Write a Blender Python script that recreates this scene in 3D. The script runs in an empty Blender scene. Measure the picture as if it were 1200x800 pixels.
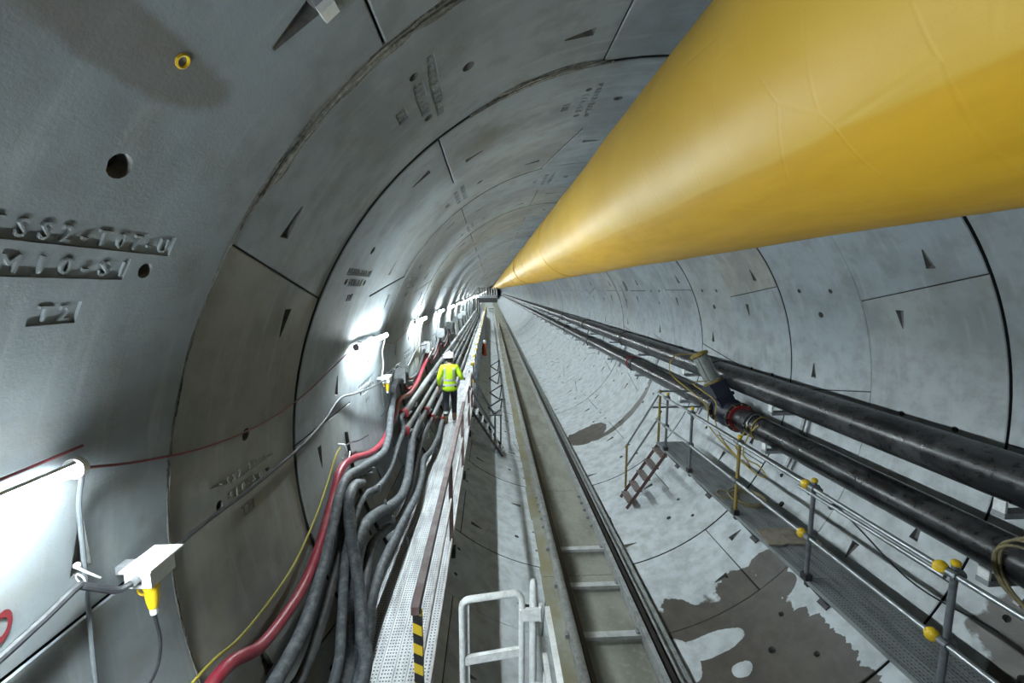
import bpy, bmesh, math, random
from mathutils import Vector, Matrix

# ------------------------------------------------------------------ camera, world, exposure
SC = bpy.context.scene
COL = SC.collection
PI = math.pi
R = 3.4                       # inner radius of the tunnel lining, axis = world Y through the origin
W = 1.5128                    # ring length
D0 = 5.2963                   # where ring 0 starts
CAM = Vector((-1.6444, 0.0, 1.4508))
cam = bpy.data.cameras.new('camera')
cam.sensor_width = 36.0
cam.lens = 14.967
cam.clip_start = 0.05
cam.clip_end = 600
camo = bpy.data.objects.new('camera', cam)
COL.objects.link(camo)
camo.location = CAM
camo.rotation_euler = (PI / 2 - 0.12058, 0, -0.0507)
SC.camera = camo
world = bpy.data.worlds.new('tunnel_dark')
SC.world = world
world.use_nodes = True
world.node_tree.nodes['Background'].inputs[0].default_value = (0.0, 0.0, 0.0, 1)
world.node_tree.nodes['Background'].inputs[1].default_value = 0.0
SC.view_settings.view_transform = 'Standard'
SC.view_settings.look = 'None'
SC.view_settings.gamma = 1.0
SC.view_settings.use_curve_mapping = False
SC.view_settings.exposure = 2.3
SC.cycles.use_denoising = True
SC.cycles.max_bounces = 8
SC.cycles.diffuse_bounces = 1
SC.cycles.glossy_bounces = 3
SC.cycles.sample_clamp_indirect = 6.0
LAMP_STRENGTH = 90.0
TILT_NEAR, TILT_FAR = math.radians(36), math.radians(20)      # the nearest lamps are turned further down in their clips
LAMP_COLOR = (0.86, 0.97, 1.0)
random.seed(11)


# ------------------------------------------------------------------ materials
def new_mat(name):
    m = bpy.data.materials.new(name)
    m.use_nodes = True
    nt = m.node_tree
    b = nt.nodes['Principled BSDF']
    return m, nt, b


class NT:
    """small node-building helper"""
    def __init__(s, nt):
        s.nt = nt

    def n(s, t, **kw):
        nd = s.nt.nodes.new(t)
        for k, v in kw.items():
            setattr(nd, k, v)
        return nd

    def put(s, sock, v):
        if isinstance(v, (int, float)):
            sock.default_value = v
        elif isinstance(v, (tuple, list)):
            sock.default_value = tuple(v) if len(v) == len(sock.default_value) else tuple(v) + (1.0,)
        else:
            s.nt.links.new(v, sock)

    def math(s, op, a, b=None, c=None, clamp=False):
        nd = s.n('ShaderNodeMath', operation=op, use_clamp=clamp)
        s.put(nd.inputs[0], a)
        if b is not None:
            s.put(nd.inputs[1], b)
        if c is not None:
            s.put(nd.inputs[2], c)
        return nd.outputs[0]

    def noise(s, vec, scale, detail=4, rough=0.55):
        nd = s.n('ShaderNodeTexNoise')
        if vec is not None:
            s.put(nd.inputs['Vector'], vec)
        nd.inputs['Scale'].default_value = scale
        nd.inputs['Detail'].default_value = detail
        nd.inputs['Roughness'].default_value = rough
        return nd.outputs['Fac']

    def mix(s, f, a, b, blend='MIX'):
        nd = s.n('ShaderNodeMix', data_type='RGBA', blend_type=blend)
        s.put(nd.inputs[0], f)
        s.put(nd.inputs[6], a)
        s.put(nd.inputs[7], b)
        return nd.outputs[2]

    def step(s, v, a, b):
        nd = s.n('ShaderNodeMapRange', interpolation_type='SMOOTHSTEP')
        s.put(nd.inputs[0], v)
        s.put(nd.inputs[1], a)
        s.put(nd.inputs[2], b)
        return nd.outputs[0]

    def pos(s):
        return s.n('ShaderNodeNewGeometry').outputs['Position']

    def sep(s, v):
        nd = s.n('ShaderNodeSeparateXYZ')
        s.put(nd.inputs[0], v)
        return nd.outputs

    def comb(s, x, y, z):
        nd = s.n('ShaderNodeCombineXYZ')
        for i, v in enumerate((x, y, z)):
            s.put(nd.inputs[i], v)
        return nd.outputs[0]

    def bump(s, h, strength, dist, bsdf):
        nd = s.n('ShaderNodeBump')
        nd.inputs['Strength'].default_value = strength
        nd.inputs['Distance'].default_value = dist
        s.put(nd.inputs['Height'], h)
        s.nt.links.new(nd.outputs[0], bsdf.inputs['Normal'])


def simple_mat(name, col, rough=0.5, metal=0.0, dirt=None, dirt_amt=0.5, scale=9.0, bump=0.0, seed=0.0):
    """plain coloured surface with grime picked out by noise"""
    m, nt, b = new_mat(name)
    h = NT(nt)
    oc = h.n('ShaderNodeTexCoord').outputs['Object']
    mp = h.n('ShaderNodeMapping')
    h.put(mp.inputs[0], oc)
    mp.inputs['Location'].default_value = (seed, seed * 1.7, 0)
    v = mp.outputs[0]
    n1 = h.noise(v, scale, 6, 0.65)
    n2 = h.noise(v, scale * 5, 3, 0.6)
    f = h.math('MULTIPLY', h.step(h.math('ADD', h.math('MULTIPLY', n1, 0.75), h.math('MULTIPLY', n2, 0.25)), 0.42, 0.64), dirt_amt)
    d = dirt if dirt else tuple(c * 0.45 for c in col)
    c = h.mix(f, col, d)
    h.put(b.inputs['Base Color'], c)
    b.inputs['Metallic'].default_value = metal
    h.put(b.inputs['Roughness'], h.math('ADD', h.math('MULTIPLY', n2, 0.25), rough - 0.12, clamp=True))
    if bump:
        h.bump(n2, bump, 0.01, b)
    return m


def concrete_lining(dark=1.0):
    m, nt, b = new_mat('lining_concrete')
    h = NT(nt)
    p = h.pos()
    x, y, z = h.sep(p)
    th = h.math('ARCTAN2', z, x)
    s = h.math('MULTIPLY', th, R)
    sy = h.comb(s, y, 0.0)
    n_big = h.noise(p, 0.9, 5, 0.6)
    n_mid = h.noise(p, 4.5, 5, 0.62)
    n_fine = h.noise(p, 70, 2, 0.7)
    n_streak = h.noise(h.comb(h.math('MULTIPLY', s, 0.8), h.math('MULTIPLY', y, 7.0), 0.0), 1.3, 4, 0.6)
    n_scr = h.noise(h.comb(h.math('MULTIPLY', s, 9.0), h.math('MULTIPLY', y, 1.1), 0.0), 1.6, 5, 0.7)
    rnd = h.n('ShaderNodeObjectInfo').outputs['Random']
    ring = h.math('FLOOR', h.math('DIVIDE', h.math('SUBTRACT', y, D0), W))
    wn = h.n('ShaderNodeTexWhiteNoise', noise_dimensions='1D')
    h.put(wn.inputs['W'], ring)
    rr = h.math('FRACT', h.math('ADD', rnd, wn.outputs['Value']))
    warm = h.step(rr, 0.45, 0.95)
    base = h.mix(warm, (0.250, 0.288, 0.312), (0.262, 0.260, 0.230))
    base = h.mix(h.math('MULTIPLY', h.step(n_big, 0.42, 0.62), 0.62), base, (0.140, 0.152, 0.162))
    base = h.mix(h.math('MULTIPLY', h.step(n_mid, 0.46, 0.68), 0.40), base, (0.165, 0.158, 0.138))
    base = h.mix(h.math('MULTIPLY', h.step(n_streak, 0.52, 0.72), 0.28), base, (0.38, 0.405, 0.42))
    base = h.mix(h.math('MULTIPLY', h.step(n_scr, 0.58, 0.74), 0.22), base, (0.15, 0.148, 0.138))
    base = h.mix(h.math('MULTIPLY', h.step(n_fine, 0.55, 0.75), 0.22), base, (0.16, 0.165, 0.17))
    # paler towards the lower right: lamplight falling on the lining, put into the colour
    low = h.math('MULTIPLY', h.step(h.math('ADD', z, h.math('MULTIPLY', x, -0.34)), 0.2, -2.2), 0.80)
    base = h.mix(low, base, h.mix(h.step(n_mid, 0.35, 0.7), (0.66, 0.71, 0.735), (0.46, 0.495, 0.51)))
    # damp stains with their own outlines on the invert and walls: (theta deg, y, half theta, half y)
    wob = h.math('MULTIPLY', h.math('SUBTRACT', h.noise(p, 2.6, 4, 0.55), 0.5), 1.1)
    drip = h.math('MULTIPLY', h.math('SUBTRACT', h.noise(h.comb(h.math('MULTIPLY', s, 1.6), h.math('MULTIPLY', y, 7.0), 3.0), 1.2, 3, 0.5), 0.5), 1.3)

    def ell(t0, y0, ht, hy, w):
        a = h.math('DIVIDE', h.math('SUBTRACT', s, math.radians(t0) * R), math.radians(ht) * R)
        c = h.math('DIVIDE', h.math('SUBTRACT', y, y0), hy)
        d = h.math('SQRT', h.math('ADD', h.math('MULTIPLY', a, a), h.math('MULTIPLY', c, c)))
        return h.math('SUBTRACT', 1.0, h.math('ADD', d, w))

    def union(fs):
        o = fs[0]
        for f in fs[1:]:
            o = h.math('MAXIMUM', o, f)
        return o
    wet = union([ell(-64.5, 4.05, 13.2, 1.65, h.math('MULTIPLY', wob, 0.4)), ell(-72, 5.1, 8, 0.75, wob), ell(-56, 5.2, 7, 0.62, wob),
                 ell(-48.0, 5.15, 4.0, 0.16, h.math('MULTIPLY', wob, 0.6)), ell(-50.5, 4.2, 4.0, 0.75, h.math('MULTIPLY', drip, 1.2)), ell(-46, 5.5, 5, 0.28, wob),
                 ell(-66, 12.9, 12, 0.62, h.math('MULTIPLY', wob, 0.5)), ell(-44, 12.3, 22, 0.16, h.math('MULTIPLY', wob, 0.6)),
                 ell(-26, 2.2, 16, 1.35, h.math('MULTIPLY', wob, 0.7)), ell(-17, 3.0, 3.5, 0.35, drip)])
    dry = union([ell(-70.0, 4.93, 9.0, 0.17, h.math('MULTIPLY', wob, 0.5)), ell(-76.5, 4.85, 4.0, 0.34, h.math('MULTIPLY', wob, 0.5)), ell(-66.0, 4.5, 2.2, 0.09, h.math('MULTIPLY', wob, 1.5))])
    wet = h.math('MINIMUM', h.step(wet, 0.0, 0.05), h.math('SUBTRACT', 1.0, h.step(dry, 0.0, 0.05)))
    wetcol = h.mix(h.step(n_mid, 0.3, 0.7), (0.094, 0.084, 0.073), (0.064, 0.057, 0.050))
    base = h.mix(wet, base, wetcol)
    black = union([ell(27.6, 14.65, 3.6, 0.17, h.math('MULTIPLY', wob, 0.35)), ell(20.5, 15.2, 7.5, 0.05, h.math('MULTIPLY', wob, 0.6))])
    base = h.mix(h.math('MULTIPLY', h.step(black, 0.0, 0.1), 0.85), base, (0.03, 0.03, 0.03))
    brown = union([ell(141.0, 1.36, 2.3, 0.42, h.math('MULTIPLY', wob, 0.9)), h.math('MULTIPLY', ell(119, 4.6, 9, 0.5, wob), 0.3), h.math('MULTIPLY', ell(153, 2.05, 3.5, 0.2, wob), 0.12)])
    base = h.mix(h.math('MULTIPLY', h.step(brown, 0.0, 0.3), 0.55), base, (0.105, 0.085, 0.062))
    base = h.mix(1.0, base, (dark, dark, dark), 'MULTIPLY')
    h.put(b.inputs['Base Color'], base)
    h.put(b.inputs['Roughness'], h.math('SUBTRACT', h.math('ADD', 0.62, h.math('MULTIPLY', n_mid, 0.25)), h.math('MULTIPLY', wet, 0.30)))
    hh = h.math('ADD', h.math('MULTIPLY', n_fine, 0.35), h.math('ADD', h.math('MULTIPLY', n_mid, 0.5), h.math('MULTIPLY', n_scr, 0.25)))
    h.bump(hh, 0.35, 0.012, b)
    return m


def floor_mat():
    m, nt, b = new_mat('floor_screed')
    h = NT(nt)
    p = h.pos()
    x, y, z = h.sep(p)
    n1 = h.noise(h.comb(x, h.math('MULTIPLY', y, 0.35), z), 2.2, 5, 0.6)
    n2 = h.noise(p, 14, 4, 0.6)
    c = h.mix(h.step(n1, 0.35, 0.68), (0.285, 0.292, 0.250), (0.190, 0.193, 0.160))
    c = h.mix(h.math('MULTIPLY', h.step(n2, 0.5, 0.7), 0.3), c, (0.42, 0.425, 0.38))
    gut = h.math('MULTIPLY', h.step(x, -0.54, -0.62), h.step(h.math('ADD', h.noise(p, 1.1, 3), 0.0), 0.35, 0.62))
    c = h.mix(h.math('MULTIPLY', gut, 0.75), c, (0.200, 0.175, 0.085))
    h.put(b.inputs['Base Color'], c)
    h.put(b.inputs['Roughness'], h.math('ADD', 0.30, h.math('MULTIPLY', n1, 0.35)))
    h.bump(n2, 0.15, 0.01, b)
    return m


def mortar_mat():
    """crumbled joint mortar: pale and dark streaks that run along the joint"""
    m, nt, b = new_mat('joint_mortar')
    h = NT(nt)
    x, y, z = h.sep(h.pos())
    s = h.math('MULTIPLY', h.math('ARCTAN2', z, x), R)
    n1 = h.noise(h.comb(h.math('MULTIPLY', s, 1.6), h.math('MULTIPLY', y, 60.0), 0.0), 1.0, 4, 0.6)
    n2 = h.noise(h.pos(), 26, 4, 0.7)
    f = h.math('ADD', h.math('MULTIPLY', n1, 0.7), h.math('MULTIPLY', n2, 0.3))
    c = h.mix(h.step(f, 0.42, 0.50), (0.035, 0.035, 0.03), (0.15, 0.15, 0.135))
    c = h.mix(h.step(f, 0.52, 0.60), c, (0.34, 0.34, 0.30))
    h.put(b.inputs['Base Color'], c)
    b.inputs['Roughness'].default_value = 0.9
    h.bump(f, 0.6, 0.02, b)
    return m


def duct_mat():
    m, nt, b = new_mat('duct_fabric')
    h = NT(nt)
    p = h.pos()
    x, y, z = h.sep(p)
    a = h.math('ARCTAN2', h.math('SUBTRACT', z, DUCT_Z), h.math('SUBTRACT', x, DUCT_X))      # -125 deg is the lower edge of the paler upper side
    n1 = h.noise(p, 1.6, 4)
    n2 = h.noise(h.comb(h.math('MULTIPLY', x, 3.0), h.math('MULTIPLY', y, 0.6), h.math('MULTIPLY', z, 3.0)), 3.0, 4)
    n3 = h.noise(p, 160, 2)
    am = h.math('MULTIPLY', a, -1.0)                                         # 2.18 at the edge, grows upward to pi
    up = h.math('MAXIMUM', h.step(h.math('ADD', am, h.math('MULTIPLY', h.math('SUBTRACT', n1, 0.5), 0.10)), 2.395, 2.435), h.step(a, 0.0, 0.1))
    base = h.mix(h.step(n2, 0.35, 0.7), (0.560, 0.318, 0.011), (0.505, 0.282, 0.009))
    upper_tone = h.mix(h.step(n1, 0.3, 0.7), (0.600, 0.378, 0.052), (0.560, 0.340, 0.036))
    c = h.mix(up, base, upper_tone)
    c = h.mix(h.math('MULTIPLY', h.step(n3, 0.5, 0.8), 0.10), c, (0.30, 0.16, 0.01))
    h.put(b.inputs['Base Color'], c)
    h.put(b.inputs['Roughness'], h.math('ADD', 0.42, h.math('MULTIPLY', n2, 0.14)))
    crease = h.n('ShaderNodeTexVoronoi', feature='DISTANCE_TO_EDGE')
    h.put(crease.inputs['Vector'], h.comb(h.math('MULTIPLY', a, 0.9), h.math('MULTIPLY', y, 2.2), 0.0))
    crease.inputs['Scale'].default_value = 1.3
    cr = h.math('MULTIPLY', h.step(crease.outputs['Distance'], 0.0, 0.03), 0.3)
    h.bump(h.math('ADD', cr, h.math('MULTIPLY', n1, 0.8)), 0.18, 0.02, b)
    return m


def plank_mat(name, col, hole_col, x0, rows, period, metal=0.4):
    """pressed metal walkway plank: the small punched holes are fine relief and dark colour"""
    m, nt, b = new_mat(name)
    h = NT(nt)
    p = h.pos()
    x, y, z = h.sep(p)
    n1 = h.noise(h.comb(h.math('MULTIPLY', x, 3), h.math('MULTIPLY', y, 0.8), z), 3.0, 5, 0.65)
    n2 = h.noise(p, 30, 4, 0.7)
    c = h.mix(h.step(n1, 0.38, 0.68), col, tuple(q * 0.62 for q in col))
    c = h.mix(h.math('MULTIPLY', h.step(n2, 0.52, 0.7), 0.4), c, tuple(q * 0.5 for q in col))
    fx = h.math('FLOORED_MODULO', h.math('SUBTRACT', x, x0), period)
    fy = h.math('FLOORED_MODULO', y, 0.034)
    mask = 0.0
    for r in rows:
        d = h.math('SUBTRACT', 1.0, h.step(h.math('ABSOLUTE', h.math('SUBTRACT', fx, r)), 0.0045, 0.0075))
        mask = h.math('MAXIMUM', mask, d)
    my = h.math('SUBTRACT', 1.0, h.step(h.math('ABSOLUTE', h.math('SUBTRACT', fy, 0.017)), 0.0055, 0.0085))
    geo = h.n('ShaderNodeNewGeometry')
    up = h.step(h.sep(geo.outputs['Normal'])[2], 0.8, 0.9)
    mask = h.math('MULTIPLY', h.math('MULTIPLY', mask, my), up)
    c = h.mix(mask, c, hole_col)
    h.put(b.inputs['Base Color'], c)
    h.put(b.inputs['Metallic'], h.math('MULTIPLY', h.math('SUBTRACT', 1.0, mask), metal))
    h.put(b.inputs['Roughness'], h.math('ADD', 0.42, h.math('MULTIPLY', n1, 0.2)))
    h.bump(h.math('MULTIPLY', mask, -1.0), 0.5, 0.01, b)
    return m


def hazard_mat():
    m, nt, b = new_mat('hazard_stripes')
    h = NT(nt)
    x, y, z = h.sep(h.pos())
    f = h.math('FLOORED_MODULO', h.math('ADD', h.math('MULTIPLY', h.math('ADD', x, y), 0.55), z), 0.15)
    k = h.math('GREATER_THAN', f, 0.075)
    n = h.noise(h.pos(), 40, 3)
    c = h.mix(k, (0.60, 0.42, 0.02), (0.012, 0.012, 0.012))
    c = h.mix(h.math('MULTIPLY', h.step(n, 0.6, 0.7), 0.4), c, (0.15, 0.13, 0.1))
    h.put(b.inputs['Base Color'], c)
    b.inputs['Roughness'].default_value = 0.55
    return m


def emit_mat(name, col, strength):
    m, nt, b = new_mat(name)
    b.inputs['Base Color'].default_value = (0.8, 0.8, 0.8, 1)
    b.inputs['Emission Color'].default_value = tuple(col) + (1,)
    b.inputs['Emission Strength'].default_value = strength
    return m


DUCT_X, DUCT_Z, DUCT_R = 0.165, 2.517, 0.778
M = {}
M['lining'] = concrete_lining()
M['hole'] = simple_mat('pocket_grime', (0.17, 0.17, 0.165), 0.85, dirt_amt=0.6)
M['gasket'] = simple_mat('joint_gasket', (0.018, 0.018, 0.018), 0.8)
M['floor'] = floor_mat()
M['grout'] = mortar_mat()
M['duct'] = duct_mat()
M['duct_seam'] = simple_mat('duct_seam', (0.56, 0.32, 0.03), 0.45, dirt_amt=0.15)
M['black_pipe'] = simple_mat('black_pipe', (0.012, 0.0125, 0.014), 0.30, dirt=(0.13, 0.13, 0.135), dirt_amt=0.40, scale=3.2, bump=0.15)
M['black_steel'] = simple_mat('black_steel', (0.030, 0.031, 0.034), 0.5, 0.2, dirt=(0.09, 0.085, 0.08), dirt_amt=0.5)
M['galv'] = simple_mat('galvanised', (0.42, 0.45, 0.47), 0.36, 0.85, dirt=(0.22, 0.23, 0.24), dirt_amt=0.5, scale=14)
M['galv_dull'] = simple_mat('galvanised_dull', (0.34, 0.36, 0.375), 0.5, 0.45, dirt=(0.16, 0.165, 0.17), dirt_amt=0.6)
M['post'] = simple_mat('scaffold_post', (0.21, 0.23, 0.25), 0.45, 0.6, dirt=(0.08, 0.085, 0.09), dirt_amt=0.5)
M['yellow_post'] = simple_mat('yellow_painted_post', (0.30, 0.21, 0.04), 0.5, 0.0, dirt=(0.11, 0.10, 0.085), dirt_amt=0.7, scale=10)
M['yellow'] = simple_mat('yellow_plastic', (0.72, 0.48, 0.015), 0.4, dirt=(0.4, 0.27, 0.03), dirt_amt=0.4)
M['white'] = simple_mat('white_paint', (0.80, 0.82, 0.82), 0.42, dirt=(0.40, 0.40, 0.38), dirt_amt=0.45, scale=16)
M['white_plastic'] = simple_mat('white_plastic', (0.70, 0.72, 0.70), 0.4, dirt=(0.45, 0.45, 0.42), dirt_amt=0.35)
M['hose'] = simple_mat('grey_hose', (0.050, 0.058, 0.067), 0.62, dirt=(0.165, 0.178, 0.188), dirt_amt=0.7, scale=13, bump=0.3)
M['hose_dark'] = simple_mat('dark_hose', (0.035, 0.038, 0.042), 0.6, dirt=(0.12, 0.125, 0.13), dirt_amt=0.6, scale=12, bump=0.3)
M['grey_pipe'] = simple_mat('grey_pipe', (0.21, 0.225, 0.235), 0.5, dirt=(0.10, 0.105, 0.11), dirt_amt=0.6, scale=7)
M['red_hose'] = simple_mat('red_hose', (0.255, 0.014, 0.035), 0.42, dirt=(0.30, 0.10, 0.10), dirt_amt=0.5, scale=10)
M['red'] = simple_mat('red_paint', (0.22, 0.012, 0.018), 0.45, dirt=(0.08, 0.02, 0.02), dirt_amt=0.5)
M['rope'] = simple_mat('yellow_cord', (0.40, 0.36, 0.05), 0.6)
M['cord_ochre'] = simple_mat('ochre_cable', (0.42, 0.30, 0.045), 0.5, dirt=(0.2, 0.15, 0.05), dirt_amt=0.6)
M['coil'] = simple_mat('dusty_cable', (0.21, 0.175, 0.085), 0.6, dirt=(0.10, 0.085, 0.05), dirt_amt=0.6)
M['red_cord'] = simple_mat('red_cord', (0.16, 0.018, 0.022), 0.6)
M['cable'] = simple_mat('black_cable', (0.022, 0.024, 0.027), 0.5, dirt=(0.08, 0.085, 0.09), dirt_amt=0.5)
M['cable_grey'] = simple_mat('grey_cable', (0.10, 0.115, 0.125), 0.5, dirt=(0.2, 0.21, 0.22), dirt_amt=0.4)
M['brown'] = simple_mat('brown_painted_beam', (0.085, 0.045, 0.045), 0.6, dirt=(0.20, 0.165, 0.16), dirt_amt=0.6, scale=5)
M['rust'] = simple_mat('rusty_red_steel', (0.085, 0.040, 0.035), 0.7, dirt=(0.05, 0.03, 0.028), dirt_amt=0.6)
M['tread'] = simple_mat('dusty_tread', (0.22, 0.185, 0.175), 0.8, dirt=(0.10, 0.075, 0.07), dirt_amt=0.7, scale=12)
M['hazard'] = hazard_mat()
M['plank_light'] = plank_mat('aluminium_plank', (0.44, 0.455, 0.47), (0.02, 0.02, 0.02), -2.845, (0.014, 0.060, 0.084, 0.108, 0.132, 0.180, 0.212), 0.2283, 0.35)
M['plank_dark'] = plank_mat('steel_plank', (0.27, 0.29, 0.30), (0.03, 0.03, 0.032), 1.80, (0.02, 0.07, 0.10, 0.13, 0.18), 0.215, 0.35)
M['toe'] = simple_mat('pale_toe_board', (0.44, 0.42, 0.41), 0.7, dirt=(0.25, 0.22, 0.21), dirt_amt=0.7, scale=6)
M['rail_grey'] = simple_mat('track_channel', (0.42, 0.44, 0.44), 0.5, 0.25, dirt=(0.17, 0.17, 0.16), dirt_amt=0.6, scale=8)
M['rail_dark'] = simple_mat('track_rail', (0.050, 0.047, 0.044), 0.4, 0.6, dirt=(0.10, 0.08, 0.07), dirt_amt=0.5)
M['tie'] = simple_mat('track_tie', (0.56, 0.58, 0.58), 0.45, 0.15, dirt=(0.30, 0.30, 0.29), dirt_amt=0.5)
M['ply'] = simple_mat('splintered_plywood', (0.30, 0.265, 0.215), 0.8, dirt=(0.16, 0.13, 0.10), dirt_amt=0.7, scale=8, bump=0.4)
M['lamp'] = emit_mat('lamp_diffuser', LAMP_COLOR, LAMP_STRENGTH)
M['valve_blue'] = simple_mat('dark_blue_valve', (0.018, 0.022, 0.045), 0.45, dirt=(0.05, 0.05, 0.06), dirt_amt=0.4)
M['actuator'] = simple_mat('grey_green_actuator', (0.27, 0.29, 0.27), 0.5, 0.3, dirt=(0.14, 0.14, 0.12), dirt_amt=0.5)
M['dirty_yellow'] = simple_mat('dirty_yellow_cap', (0.28, 0.20, 0.035), 0.6, dirt=(0.09, 0.08, 0.05), dirt_amt=0.7, scale=20)
M['hivis'] = simple_mat('hivis_fabric', (0.50, 0.78, 0.010), 0.75, dirt=(0.36, 0.58, 0.01), dirt_amt=0.5, scale=6)
M['reflective'] = simple_mat('silver_tape', (0.55, 0.58, 0.58), 0.35, 0.3)
M['trousers'] = simple_mat('navy_trousers', (0.012, 0.015, 0.022), 0.85)
M['skin'] = simple_mat('skin', (0.36, 0.20, 0.14), 0.6, dirt_amt=0.1)
M['boot'] = simple_mat('brown_boot', (0.16, 0.095, 0.045), 0.7)
M['helmet'] = simple_mat('white_helmet', (0.80, 0.80, 0.80), 0.3, dirt_amt=0.1)
M['hair'] = simple_mat('dark_hair', (0.012, 0.010, 0.009), 0.7)
M['red_paint_wall'] = simple_mat('red_spray_paint', (0.15, 0.008, 0.012), 0.7)
M['orange'] = simple_mat('orange_plastic', (0.55, 0.09, 0.015), 0.5)


# ------------------------------------------------------------------ mesh helpers
def frame_for(d):
    d = d.normalized()
    a = Vector((0, 0, 1)) if abs(d.z) < 0.9 else Vector((1, 0, 0))
    u = a.cross(d).normalized()
    return u, d.cross(u).normalized()


def catmull(pts, n=6):
    P = [Vector(p) for p in pts]
    if len(P) < 3:
        return P
    out = []
    E = [P[0] * 2 - P[1]] + P + [P[-1] * 2 - P[-2]]
    for i in range(1, len(E) - 2):
        a, b, c, d = E[i - 1], E[i], E[i + 1], E[i + 2]
        for k in range(n):
            t = k / n
            out.append(0.5 * ((2 * b) + (c - a) * t + (2 * a - 5 * b + 4 * c - d) * t * t + (3 * b - a - 3 * c + d) * t ** 3))
    out.append(P[-1])
    return out


class MB:
    def __init__(s):
        s.v, s.f, s.mi = [], [], []

    def add(s, vs, fs, mi=0):
        o = len(s.v)
        s.v += [Vector(p) for p in vs]
        s.f += [tuple(i + o for i in f) for f in fs]
        s.mi += [mi] * len(fs)

    def box(s, c, size, rot=None, mi=0):
        hx, hy, hz = (q / 2 for q in size)
        vs = [Vector((x, y, z)) for x in (-hx, hx) for y in (-hy, hy) for z in (-hz, hz)]
        if rot is not None:
            vs = [rot @ p for p in vs]
        c = Vector(c)
        s.add([p + c for p in vs], [(0, 1, 3, 2), (4, 6, 7, 5), (0, 4, 5, 1), (2, 3, 7, 6), (0, 2, 6, 4), (1, 5, 7, 3)], mi)
        return s

    def bar(s, a, b, w, h, up=None, mi=0):
        """box along a-b, w across, h along up"""
        a, b = Vector(a), Vector(b)
        d = (b - a).normalized()
        if up is None:
            u, n = frame_for(d)
        else:
            n = Vector(up)
            n = (n - d * n.dot(d)).normalized()
            u = n.cross(d)
        vs = []
        for p in (a, b):
            for i, j in ((-1, -1), (1, -1), (1, 1), (-1, 1)):
                vs.append(p + u * (i * w / 2) + n * (j * h / 2))
        s.add(vs, [(0, 3, 2, 1), (4, 5, 6, 7), (0, 1, 5, 4), (1, 2, 6, 5), (2, 3, 7, 6), (3, 0, 4, 7)], mi)
        return s

    def tube(s, pts, r, n=10, caps=True, mi=0, radii=None):
        P = [Vector(p) for p in pts]
        m = len(P)
        vs, fs = [], []
        u = None
        for i, p in enumerate(P):
            d = (P[min(i + 1, m - 1)] - P[max(i - 1, 0)])
            if d.length < 1e-9:
                d = Vector((0, 1, 0))
            d.normalize()
            if u is None:
                u, w = frame_for(d)
            else:
                u = (u - d * u.dot(d))
                u = u.normalized() if u.length > 1e-6 else frame_for(d)[0]
            w = d.cross(u)
            rr = radii[i] if radii else r
            for k in range(n):
                a = 2 * PI * k / n
                vs.append(p + u * (rr * math.cos(a)) + w * (rr * math.sin(a)))
        for i in range(m - 1):
            for k in range(n):
                k2 = (k + 1) % n
                fs.append((i * n + k, i * n + k2, (i + 1) * n + k2, (i + 1) * n + k))
        if caps:
            fs.append(tuple(range(n - 1, -1, -1)))
            fs.append(tuple(range((m - 1) * n, m * n)))
        s.add(vs, fs, mi)
        return s

    def cyl(s, a, b, r, n=14, mi=0, r2=None):
        return s.tube([a, b], r, n, True, mi, None if r2 is None else [r, r2])

    def lathe(s, base, axis, prof, n=18, mi=0):
        """prof: list of (distance along axis, radius)"""
        base, axis = Vector(base), Vector(axis).normalized()
        return s.tube([base + axis * q[0] for q in prof], 1, n, True, mi, [max(q[1], 1e-4) for q in prof])

    def sphere(s, c, r, n=12, m=8, sc=(1, 1, 1), mi=0):
        c = Vector(c)
        vs, fs = [], []
        for i in range(m + 1):
            a = PI * i / m
            for k in range(n):
                b = 2 * PI * k / n
                vs.append(c + Vector((r * sc[0] * math.sin(a) * math.cos(b), r * sc[1] * math.sin(a) * math.sin(b), r * sc[2] * math.cos(a))))
        for i in range(m):
            for k in range(n):
                k2 = (k + 1) % n
                fs.append((i * n + k, (i + 1) * n + k, (i + 1) * n + k2, i * n + k2))
        s.add(vs, fs, mi)
        return s

    def torus(s, c, axis, R1, r, n=24, m=8, sc=None, mi=0):
        c, axis = Vector(c), Vector(axis).normalized()
        u, w = frame_for(axis)
        pts = [c + u * (R1 * math.cos(2 * PI * k / n)) + w * (R1 * math.sin(2 * PI * k / n)) for k in range(n + 1)]
        return s.tube(pts, r, m, False, mi)

    def mesh(s, name, mats, off=None, smooth=True, angle=35):
        me = bpy.data.meshes.new(name)
        o = off if off is not None else Vector((0, 0, 0))
        me.from_pydata([tuple(p - o) for p in s.v], [], s.f)
        if not isinstance(mats, (list, tuple)):
            mats = [mats]
        for m in mats:
            me.materials.append(m)
        if len(mats) > 1:
            me.polygons.foreach_set('material_index', s.mi)
        bm = bmesh.new()
        bm.from_mesh(me)
        bmesh.ops.remove_doubles(bm, verts=bm.verts, dist=1e-5)
        bmesh.ops.recalc_face_normals(bm, faces=bm.faces)
        bm.to_mesh(me)
        bm.free()
        if smooth:
            me.polygons.foreach_set('use_smooth', [True] * len(me.polygons))
            me.set_sharp_from_angle(angle=math.radians(angle))
        return me

    def build(s, name, mat, parent=None, smooth=True, loc=None, angle=35):
        """link as one object; vertices are world coordinates, the object sits under its thing"""
        off = ORIGIN.get(parent.name, Vector((0, 0, 0))) if parent is not None else (Vector(loc) if loc is not None else Vector((0, 0, 0)))
        me = s.mesh(name, mat, off, smooth, angle)
        o = bpy.data.objects.new(name, me)
        COL.objects.link(o)
        if parent is not None:
            o.parent = parent
        else:
            o.location = off
        ORIGIN[o.name] = off
        return o


ORIGIN = {}


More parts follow.
